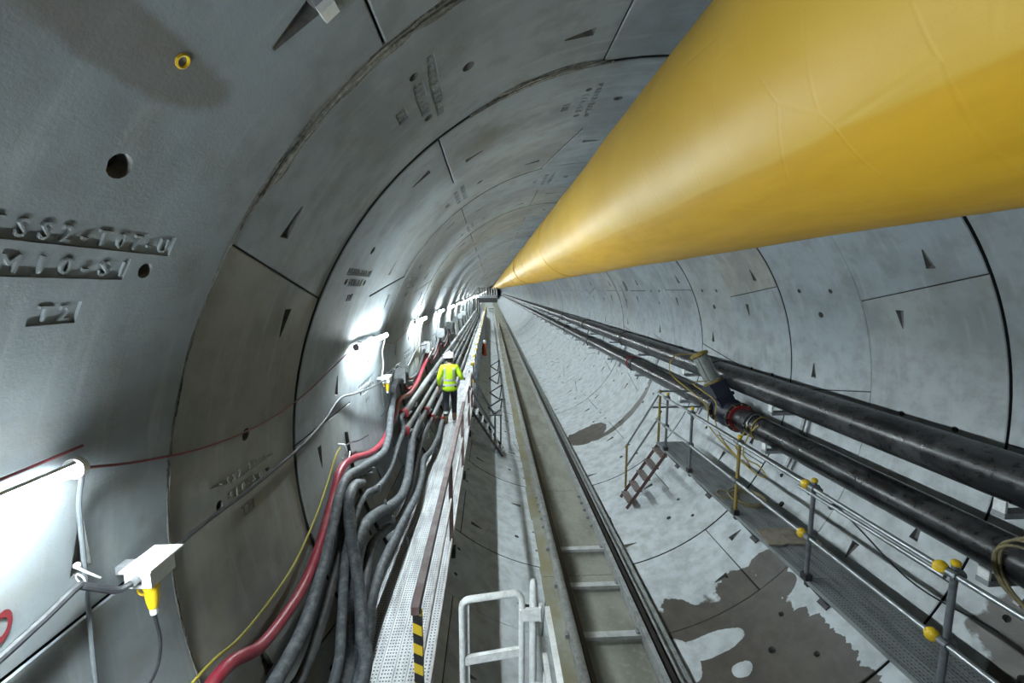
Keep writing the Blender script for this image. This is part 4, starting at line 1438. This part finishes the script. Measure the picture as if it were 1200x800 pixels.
cord('thin_cable', 'short black cable drooping from the wall hook to the red hose', [cyl_pt(-174.4, 4.80, R - 0.07), cyl_pt(-173.6, 5.05, R - 0.05), cyl_pt(-172.2, 5.35, R - 0.04), cyl_pt(-171.5, 5.65, R - 0.06)], 0.010, 'cable')


def hose_rack(y):
    t = thing('hose_rack', 'curved steel rack with short hooks under the grey pipes', 'rack', cyl_pt(-160, y), 'hose racks on the left wall')
    mb = MB()
    P = [cyl_pt(-146 - 2.5 * i, y, R - 0.012) for i in range(13)]
    for p, q in zip(P[:-1], P[1:]):
        mb.bar(p, q, 0.05, 0.02, (0, 1, 0))
    mb.build('back_strip', M['black_steel'], t, smooth=False)
    for th, y0, r in PT:
        c = cyl_pt(th, y, PRAD)
        nrm = Vector((c.x, 0, c.z)).normalized()
        dn = Vector((nrm.z, 0, -nrm.x))
        dn = dn if dn.z < 0 else -dn
        a = c + dn * (r + 0.013)
        mb = MB()
        mb.bar(a + nrm * 0.15, a - nrm * 0.085, 0.03, 0.02, (0, 1, 0))
        mb.bar(a - nrm * 0.085, a - nrm * 0.10 - dn * 0.07, 0.03, 0.014, (0, 1, 0))
        mb.build('hook', M['galv'], t, smooth=False)
    return t


rk = hose_rack(5.02)
rk['label'] = 'hose rack with short hooks nearest the camera, behind the sweeping hoses'
del rk['group']
for i in range(1, 13):
    c_ = dup(rk, (0, 3.0256 * i, 0))
    c_['label'] = {1: 'hose rack under the ends of the grey pipes', 2: 'hose rack on the wall beside the worker'}.get(i, 'small hose rack far along the grey pipes')
    if i > 2:
        c_['group'] = 'far hose racks on the left wall'


def saddle(y, th, label):
    c = cyl_pt(th, y, R - 0.12)
    t = thing('cable_saddle', label, 'saddle', c, None)
    for s_ in (-1, 1):
        MB().box(c + Vector((0, s_ * 0.17, 0.03)), (0.22, 0.03, 0.26)).build('cheek', M['galv_dull'], t, smooth=False)
    MB().cyl(c + Vector((0.02, -0.17, 0)), c + Vector((0.02, 0.17, 0)), 0.05, 12).build('roller', M['galv_dull'], t)
    MB().box(c + Vector((-0.08, 0, 0)), (0.1, 0.30, 0.10)).build('base', M['galv_dull'], t, smooth=False)
    return t


saddle(7.75, -178.2, 'grey H shaped cable saddle on the left wall, nearest')
saddle(10.95, -179.4, 'grey H shaped cable saddle on the left wall, second')
for i, y in enumerate((13.9, 17.0, 20.0, 23.0, 26.0)):
    s_ = saddle(y, 179.5, 'small pale cable saddle far along the left wall')
    s_['group'] = 'far cable saddles'
for i, (ya, yb) in enumerate(((8.0, 10.8), (11.1, 13.8), (14.1, 16.9), (17.2, 19.9))):
    pts = [cyl_pt(-178.0, ya, R - 0.08)] + [cyl_pt(-178.0 + 5.5 * 4 * f * (1 - f), ya + (yb - ya) * f, R - 0.05) for f in (0.2, 0.4, 0.6, 0.8)] + [cyl_pt(-179.2, yb, R - 0.08)]
    cord('sagging_cable', 'thick black cable sagging between the %s' % ('first and second cable saddles', 'second and third cable saddles', 'third and fourth cable saddles', 'fourth and fifth cable saddles')[i], pts, 0.035, 'cable', 'cable')
for i, (ya, yb) in enumerate(((8.2, 11.2), (11.4, 14.4), (14.6, 17.6))):
    pts = [cyl_pt(-173.5, ya, R - 0.06), cyl_pt(-170.5, ya + 0.4, R - 0.05), cyl_pt(-171.5, ya + 1.6, R - 0.05), cyl_pt(-176.5, yb, R - 0.06)]
    cord('red_cable', 'dark red cable draped under the %s saddle' % ('second', 'third', 'fourth')[i], pts, 0.028, 'red', 'cable')

# trestle frames beside the track
for i, (y, th) in enumerate(((15.2, -113), (17.6, -112), (20.5, -112.5), (24.0, -111.5))):
    b = cyl_pt(th, y, R)
    t = thing('trestle_frame', ('black triangular frame beside the track, nearest of four', 'black triangular frame beside the track, second of four', 'black triangular frame beside the track, third of four', 'black triangular frame beside the track, farthest of four')[i], 'frame', b)
    a1 = b + Vector((0.0, 0.0, 0.0))
    a2 = b + Vector((0.10, 0.05, 0.62))
    a3 = b + Vector((-0.42, 0.1, 0.28))
    for p, q in ((a1, a2), (a2, a3), (a3, a1)):
        MB().bar(p, q, 0.05, 0.05).build('bar', M['black_steel'], t, smooth=False)
# orange drum lamp under the far walkway
t = thing('warning_light', 'small orange warning drum with white top by the far walkway', 'warning light', (-2.05, 27, -2.6))
fz = -math.sqrt(R * R - 2.05 ** 2)
MB().lathe((-2.05, 27, fz), (0, 0, 1), [(0, 0.22), (0.05, 0.22), (0.06, 0.16), (0.75, 0.14), (0.8, 0.1)], 14).build('drum', M['orange'], t)
MB().lathe((-2.05, 27, fz + 0.8), (0, 0, 1), [(0, 0.11), (0.14, 0.12), (0.2, 0.05)], 12).build('light_head', M['white_plastic'], t)

# ------------------------------------------------------------------ white gate at the bottom of the picture
GY = 2.80
pg = thing('white_gate', 'white painted tube gate with chipped corners at the bottom edge', 'gate', (-1.65, GY, DZ))
xl, xr = -1.86, -1.43
zt = -0.735
rad = 0.06
P = [(xl, GY, DZ + 0.12), (xl, GY, zt - rad)]
for i in range(1, 6):
    a = PI - i * (PI / 2) / 5
    P.append((xl + rad + rad * math.cos(a), GY, zt - rad + rad * math.sin(a)))
for i in range(0, 6):
    a = PI / 2 - i * (PI / 2) / 5
    P.append((xr - rad + rad * math.cos(a), GY + 0.02, zt + 0.02 - rad + rad * math.sin(a)))
P.append((xr, GY + 0.02, DZ + 0.12))
P.append((xl, GY, DZ + 0.12))
MB().tube(P[:-1], 0.024, 14).build('frame', M['white'], pg)
MB().bar((xl + 0.01, GY, -1.215), (xr - 0.01, GY + 0.02, -1.175), 0.028, 0.062, (0, 0, 1)).build('mid_bar', M['white'], pg, smooth=False)
MB().bar((xl + 0.035, GY + 0.02, zt - 0.03), (xl + 0.035, GY + 0.02, DZ + 0.12), 0.014, 0.03, (1, 0, 0)).build('stop_strip', M['white'], pg, smooth=False)
MB().box((-1.372, GY + 0.0, -0.87), (0.15, 0.035, 0.085)).build('hinge_plate', M['white'], pg, smooth=False)
MB().cyl((-1.295, GY + 0.01, -0.93), (-1.295, GY + 0.01, -0.80), 0.014, 10).build('hinge_pin', M['white'], pg)
pp = thing('gate_post', 'white tube post with rounded cap holding the white gate', 'post', (-1.345, GY + 0.03, DZ))
MB().lathe((-1.345, GY + 0.045, DZ), (0, 0, 1), [(0, 0.028), (1.02, 0.028), (1.05, 0.024), (1.068, 0.012)], 14).build('tube', M['white'], pp)
MB().cyl((-1.262, GY - 0.02, -1.55), (-1.262, GY - 0.02, -1.33), 0.016, 10).build('lower_hinge', M['white'], pp)
MB().bar((-1.345, GY, -1.45), (-1.262, GY - 0.02, -1.45), 0.03, 0.05).build('lower_plate', M['white'], pp, smooth=False)
lr = thing('platform_rail', 'white chipped side rails running from the gate post to the camera', 'rail', (-1.25, 2.4, DZ))
for (x, z, w) in ((-1.243, -0.86, 0.034), (-1.268, -1.16, 0.034)):
    MB().bar((x, 2.84 if z > -1 else 2.76, z), (x, 0.9, z), w, w, (0, 0, 1)).build('rail', M['white'], lr, smooth=False)
for yp in (0.95, 1.75):
    MB().bar((-1.25, yp, DZ), (-1.25, yp, -0.86), 0.034, 0.034, (0, 1, 0)).build('post', M['white'], lr, smooth=False)
pl = thing('access_platform', 'steel plate platform under the white gate', 'platform', (-1.6, 1.8, DZ))
MB().box((-1.6, 1.78, DZ - 0.02), (0.78, 2.2, 0.035)).build('deck_plate', M['galv_dull'], pl, smooth=False)
for x in (-1.9, -1.3):
    for yp in (0.9, 1.95):
        zb = -math.sqrt(R * R - x * x)
        MB().box((x, yp, (DZ - 0.04 + zb) / 2), (0.06, 0.06, DZ - 0.04 - zb)).build('leg', M['black_steel'], pl, smooth=False)

# ------------------------------------------------------------------ far gantry with white hoops
t = thing('hooped_gantry', 'distant grey gantry with a row of white hoops above the walkway end', 'gantry', (-2.1, 46, 0))
MB().box((-2.1, 46, 0.78), (2.4, 1.6, 0.36)).build('body', M['galv_dull'], t, smooth=False)
MB().box((-1.85, 46, 0.36), (1.9, 1.5, 0.48)).build('shade_block', M['black_steel'], t, smooth=False)  # black box standing in for the shadow below the gantry body
for i in range(9):
    x = -3.08 + 0.26 * i
    P = [Vector((x, 45.15 + 0.02 * i, 0.9 + 0.0))] + [Vector((x + 0.02, 45.7 - 0.6 * math.cos(a), 0.98 + 0.66 * math.sin(a))) for a in [PI * q / 8 for q in range(9)]] + [Vector((x, 46.35, 0.9))]
    MB().tube(P, 0.075, 8).build('hoop', M['white'], t)
MB().tube([(-3.3, 44.5, 0.6), (-3.2, 45.0, 1.3), (-2.9, 45.4, 1.6)], 0.09, 8).build('side_brace', M['white'], t)
for x in (-3.05, -2.85):
    zb = -math.sqrt(R * R - x * x)
    MB().box((x, 46, (0.6 + zb) / 2), (0.10, 0.10, 0.6 - zb)).build('leg', M['black_steel'], t, smooth=False)
t = thing('upright_rack', 'x', 'rack', (-1.5, 87, -2.9))
for i in range(5):
    MB().cyl((-2.1 + 0.28 * i, 86 + 0.4 * i, -math.sqrt(R * R - (-2.1 + 0.28 * i) ** 2)), (-2.1 + 0.28 * i, 86 + 0.4 * i, -2.0), 0.09, 8).build('upright', M['white'], t)
t['label'] = 'tiny far rack of white uprights beside the walkway end'
t['category'] = 'rack'
MB().box((-1.54, 86.8, -2.3), (1.2, 1.7, 0.08)).build('base', M['black_steel'], t, smooth=False)


# ------------------------------------------------------------------ the worker
def skin_mesh(name, nodes, edges, mat, parent, off, levels=2):
    me = bpy.data.meshes.new(name + '_skel')
    keys = list(nodes)
    me.from_pydata([Vector(nodes[k][0]) for k in keys], [(keys.index(a), keys.index(b)) for a, b in edges], [])
    ob = bpy.data.objects.new(name + '_skel', me)
    COL.objects.link(ob)
    ob.modifiers.new('skin', 'SKIN')
    if not me.skin_vertices:
        raise RuntimeError('no skin layer')
    for i, k in enumerate(keys):
        rr = nodes[k][1]
        me.skin_vertices[0].data[i].radius = rr if isinstance(rr, tuple) else (rr, rr)
        me.skin_vertices[0].data[i].use_root = (i == 0)
    sb = ob.modifiers.new('sub', 'SUBSURF')
    sb.levels = sb.render_levels = levels
    bpy.context.view_layer.update()
    ev = ob.evaluated_get(bpy.context.evaluated_depsgraph_get())
    m2 = bpy.data.meshes.new_from_object(ev)
    bpy.data.objects.remove(ob)
    m2.name = name
    m2.materials.clear()
    m2.materials.append(mat)
    m2.polygons.foreach_set('use_smooth', [True] * len(m2.polygons))
    o = bpy.data.objects.new(name, m2)
    COL.objects.link(o)
    o.parent = parent
    ORIGIN[o.name] = off
    return o


PX, PY, PZ = -2.63, 10.1, DZ - 0.03
per = thing('person', 'worker in white helmet and yellow hi-vis jacket walking away on the left walkway', 'person', (PX, PY, PZ))
S = 0.985
N = {'pelvis': ((0, 0, 0.90), (0.14, 0.105)), 'waist': ((0, 0, 1.03), (0.135, 0.10)), 'chest': ((0, 0.02, 1.26), (0.17, 0.115)), 'upper': ((0, 0.025, 1.37), (0.12, 0.09)),
     'neck': ((0, 0.04, 1.46), 0.055), 'head': ((0, 0.06, 1.54), (0.075, 0.085)), 'crown': ((0, 0.06, 1.62), (0.07, 0.08)),
     'shl': ((-0.17, 0.015, 1.36), 0.062), 'ell': ((-0.255, -0.03, 1.10), 0.046), 'wrl': ((-0.265, 0.06, 0.88), 0.030), 'hal': ((-0.262, 0.085, 0.80), (0.022, 0.036)),
     'shr': ((0.17, 0.015, 1.36), 0.062), 'elr': ((0.285, -0.03, 1.13), 0.046), 'wrr': ((0.30, 0.18, 1.03), 0.030), 'har': ((0.315, 0.26, 1.04), (0.036, 0.022)),
     'hil': ((-0.09, 0, 0.84), 0.095), 'knl': ((-0.095, 0.02, 0.48), 0.062), 'anl': ((-0.095, -0.18, 0.15), 0.042), 'tol': ((-0.095, -0.03, 0.045), 0.035),
     'hir': ((0.09, 0, 0.84), 0.095), 'knr': ((0.09, 0.15, 0.49), 0.062), 'anr': ((0.09, 0.13, 0.09), 0.042), 'tor': ((0.09, 0.29, 0.04), 0.034)}
E_ = [('pelvis', 'waist'), ('waist', 'chest'), ('chest', 'upper'), ('upper', 'neck'), ('neck', 'head'), ('head', 'crown'),
      ('upper', 'shl'), ('shl', 'ell'), ('ell', 'wrl'), ('wrl', 'hal'), ('upper', 'shr'), ('shr', 'elr'), ('elr', 'wrr'), ('wrr', 'har'),
      ('pelvis', 'hil'), ('hil', 'knl'), ('knl', 'anl'), ('anl', 'tol'), ('pelvis', 'hir'), ('hir', 'knr'), ('knr', 'anr'), ('anr', 'tor')]
for side, hc, dv, sv in (('l', Vector((-0.262, 0.085, 0.80)), Vector((0.0, 0.25, -0.97)), Vector((0, 0.97, 0.25))), ('r', Vector((0.315, 0.26, 1.04)), Vector((0.1, 0.8, -0.6)), Vector((0.97, -0.2, 0.1)))):
    for q, ln in enumerate((0.075, 0.085, 0.08, 0.065)):
        b_ = hc + sv * ((q - 1.5) * 0.021) + dv * 0.02
        N['f%s%da' % (side, q)] = (tuple(b_ + dv * ln * 0.5), 0.0085)
        N['f%s%db' % (side, q)] = (tuple(b_ + dv * ln + Vector((0.012 if side == 'l' else 0, 0, -0.012))), 0.0075)
        E_ += [('ha' + side, 'f%s%da' % (side, q)), ('f%s%da' % (side, q), 'f%s%db' % (side, q))]
    N['t%s' % side] = (tuple(hc + sv * 0.055 + dv * 0.02), 0.010)
    E_.append(('ha' + side, 't' + side))


def sc(nodes, extra=0.0, only=None):
    out = {}
    for k, (p, r) in nodes.items():
        if only and k not in only:
            continue
        r = r if isinstance(r, tuple) else (r, r)
        out[k] = (tuple(Vector(p) * S), tuple(q * S + extra for q in r))
    return out


body = skin_mesh('body', sc(N), E_, M['skin'], per, Vector((PX, PY, PZ)))
J = {'hem': ((0, 0, 0.745), (0.205, 0.15)), 'hips': ((0, 0, 0.86), (0.20, 0.145))}
J.update(sc(N, 0.018, ('waist', 'chest', 'upper', 'shl', 'ell', 'shr', 'elr')))
J['wrl'] = ((-0.262, 0.05, 0.89), (0.044, 0.044))
J['wrr'] = ((0.292, 0.155, 1.025), (0.044, 0.044))
J['collar'] = ((0, 0.03, 1.425), (0.075, 0.07))
JE = [('hem', 'hips'), ('hips', 'waist'), ('waist', 'chest'), ('chest', 'upper'), ('upper', 'collar'), ('upper', 'shl'), ('shl', 'ell'), ('ell', 'wrl'), ('upper', 'shr'), ('shr', 'elr'), ('elr', 'wrr')]
jk = tag(skin_mesh('jacket', J, JE, M['hivis'], per, Vector((PX, PY, PZ))), 'yellow-green hi-vis jacket')
T = sc(N, 0.016, ('waist', 'pelvis', 'hil', 'knl', 'anl', 'hir', 'knr', 'anr'))
TE = [('waist', 'pelvis'), ('pelvis', 'hil'), ('hil', 'knl'), ('knl', 'anl'), ('pelvis', 'hir'), ('hir', 'knr'), ('knr', 'anr')]
tag(skin_mesh('trousers', T, TE, M['trousers'], per, Vector((PX, PY, PZ))), 'dark navy work trousers')


def band(pts, w, mat, parent, name):
    mb = MB()
    vs, fs = [], []
    m = len(pts)
    for p in pts:
        vs += [Vector(p) + Vector((0, 0, -w / 2)), Vector(p) + Vector((0, 0, w / 2))]
    for i in range(m - 1):
        fs.append((2 * i, 2 * i + 2, 2 * i + 3, 2 * i + 1))
    mb.add([v + Vector((PX, PY, PZ)) for v in vs], fs)
    o = mb.build(name, mat, parent)
    return o


def surf_band(z, w, rx, ry, cy, name):
    return band([(rx * math.cos(2 * PI * i / 28), cy + ry * math.sin(2 * PI * i / 28), z) for i in range(29)], w, M['reflective'], jk, name)


from mathutils.bvhtree import BVHTree
dg = bpy.context.evaluated_depsgraph_get()


def wrap_band(o, z, w, name, n=36, cx=0.0, cy=0.0, lim=0.3):
    me = o.data
    bt = BVHTree.FromPolygons([v.co.copy() for v in me.vertices], [tuple(p.vertices) for p in me.polygons])
    rows = []
    for dz in (-w / 2, w / 2):
        row = []
        for i in range(n + 1):
            a = 2 * PI * i / n
            d = Vector((math.cos(a), math.sin(a), 0))
            hit = bt.ray_cast(Vector((cx, cy, z + dz)) , d)
            r = hit[3] if hit[0] is not None and hit[3] < lim else 0.17
            row.append(Vector((cx, cy, z + dz)) + d * (r + 0.005) + Vector((PX, PY, PZ)))
        rows.append(row)
    mb = MB()
    vs = rows[0] + rows[1]
    mb.add(vs, [(i, i + 1, n + 1 + i + 1, n + 1 + i) for i in range(n)])
    return mb.build(name, M['reflective'], o)


tag(wrap_band(jk, 1.05, 0.05, 'reflective_band', lim=0.24), 'silver band round the waist')
tag(wrap_band(jk, 0.93, 0.05, 'reflective_band', lim=0.24), 'silver band near the hem')
for s_ in (-1, 1):
    mb = MB()
    me = jk.data
    bt = BVHTree.FromPolygons([v.co.copy() for v in me.vertices], [tuple(p.vertices) for p in me.polygons])
    prev = None
    for i in range(10):
        z = 1.07 + 0.031 * i
        row = []
        for xx in (0.085, 0.125):
            h_ = bt.ray_cast(Vector((s_ * xx, -0.6, z)), Vector((0, 1, 0)))
            yb = h_[0].y if h_[0] is not None else -0.12
            row.append(Vector((s_ * xx + PX, yb - 0.006 + PY, z + PZ)))
        if prev:
            o_ = len(mb.v)
            mb.v += prev + row
            mb.f.append((o_, o_ + 1, o_ + 3, o_ + 2))
            mb.mi.append(0)
        prev = row
    mb.build('brace_strip', M['reflective'], jk)
tr = bpy.data.objects['trousers']
tag(wrap_band(tr, 0.28, 0.05, 'ankle_band', 20, -0.095 * S, -0.10, 0.10), 'silver band above the left boot')
hb = Vector((PX, PY, PZ))
MB().lathe(hb + Vector((-0.094, -0.175, 0.20)), (0.0, 0.15, -1), [(0, 0.055), (0.08, 0.056), (0.12, 0.052)], 12).tube([hb + Vector((-0.094, -0.20, 0.09)), hb + Vector((-0.094, -0.12, 0.07)), hb + Vector((-0.094, -0.02, 0.045)), hb + Vector((-0.094, 0.05, 0.04))], 0.05, 12, True, 0, [0.042, 0.052, 0.046, 0.03]).build('boot', M['boot'], per)
MB().lathe(hb + Vector((0.089, 0.125, 0.20)), (0, 0, -1), [(0, 0.055), (0.1, 0.056), (0.15, 0.05)], 12).tube([hb + Vector((0.089, 0.07, 0.052)), hb + Vector((0.089, 0.15, 0.054)), hb + Vector((0.089, 0.26, 0.044)), hb + Vector((0.089, 0.33, 0.036))], 0.05, 12, True, 0, [0.044, 0.05, 0.042, 0.028]).build('boot', M['boot'], per)
hc = hb + Vector((0, 0.06, 1.60)) * 1.0
mb = MB()
mb.lathe(hc + Vector((0, 0, -0.025)), (0, 0.06, 1), [(0, 0.150), (0.012, 0.150), (0.015, 0.128), (0.06, 0.122), (0.10, 0.098), (0.128, 0.055), (0.138, 0.01)], 22)
hm = mb.build('helmet', M['helmet'], per, angle=50)
mb = MB()
mb.tube([hc + Vector((0, 0.125 * math.cos(a), 0.0 + 0.118 * math.sin(a))) for a in [0.5 + (PI - 1.0) * i / 10 for i in range(11)]], 0.014, 8)
mb.build('crest', M['helmet'], hm)
MB().sphere(hb + Vector((0, 0.035, 1.525)), 0.083, 14, 10, (1, 1.02, 1.0)).build('hair', M['hair'], per)
for s_ in (-1, 1):
    MB().sphere(hb + Vector((s_ * 0.080, 0.065, 1.535)), 0.022, 8, 6, (0.5, 0.9, 1.5)).build('ear', M['skin'], per)
    MB().sphere(hb + Vector((s_ * 0.032, 0.137, 1.555)), 0.012, 8, 6).build('eye', M['helmet'], per)
MB().lathe(hb + Vector((0, 0.138, 1.55)), (0, 0.35, -1), [(0, 0.008), (0.035, 0.016), (0.045, 0.01)], 8).build('nose', M['skin'], per)
MB().tube([hb + Vector((-0.025, 0.138, 1.488)), hb + Vector((0, 0.143, 1.486)), hb + Vector((0.025, 0.138, 1.488))], 0.006, 6).build('mouth', M['red'], per)
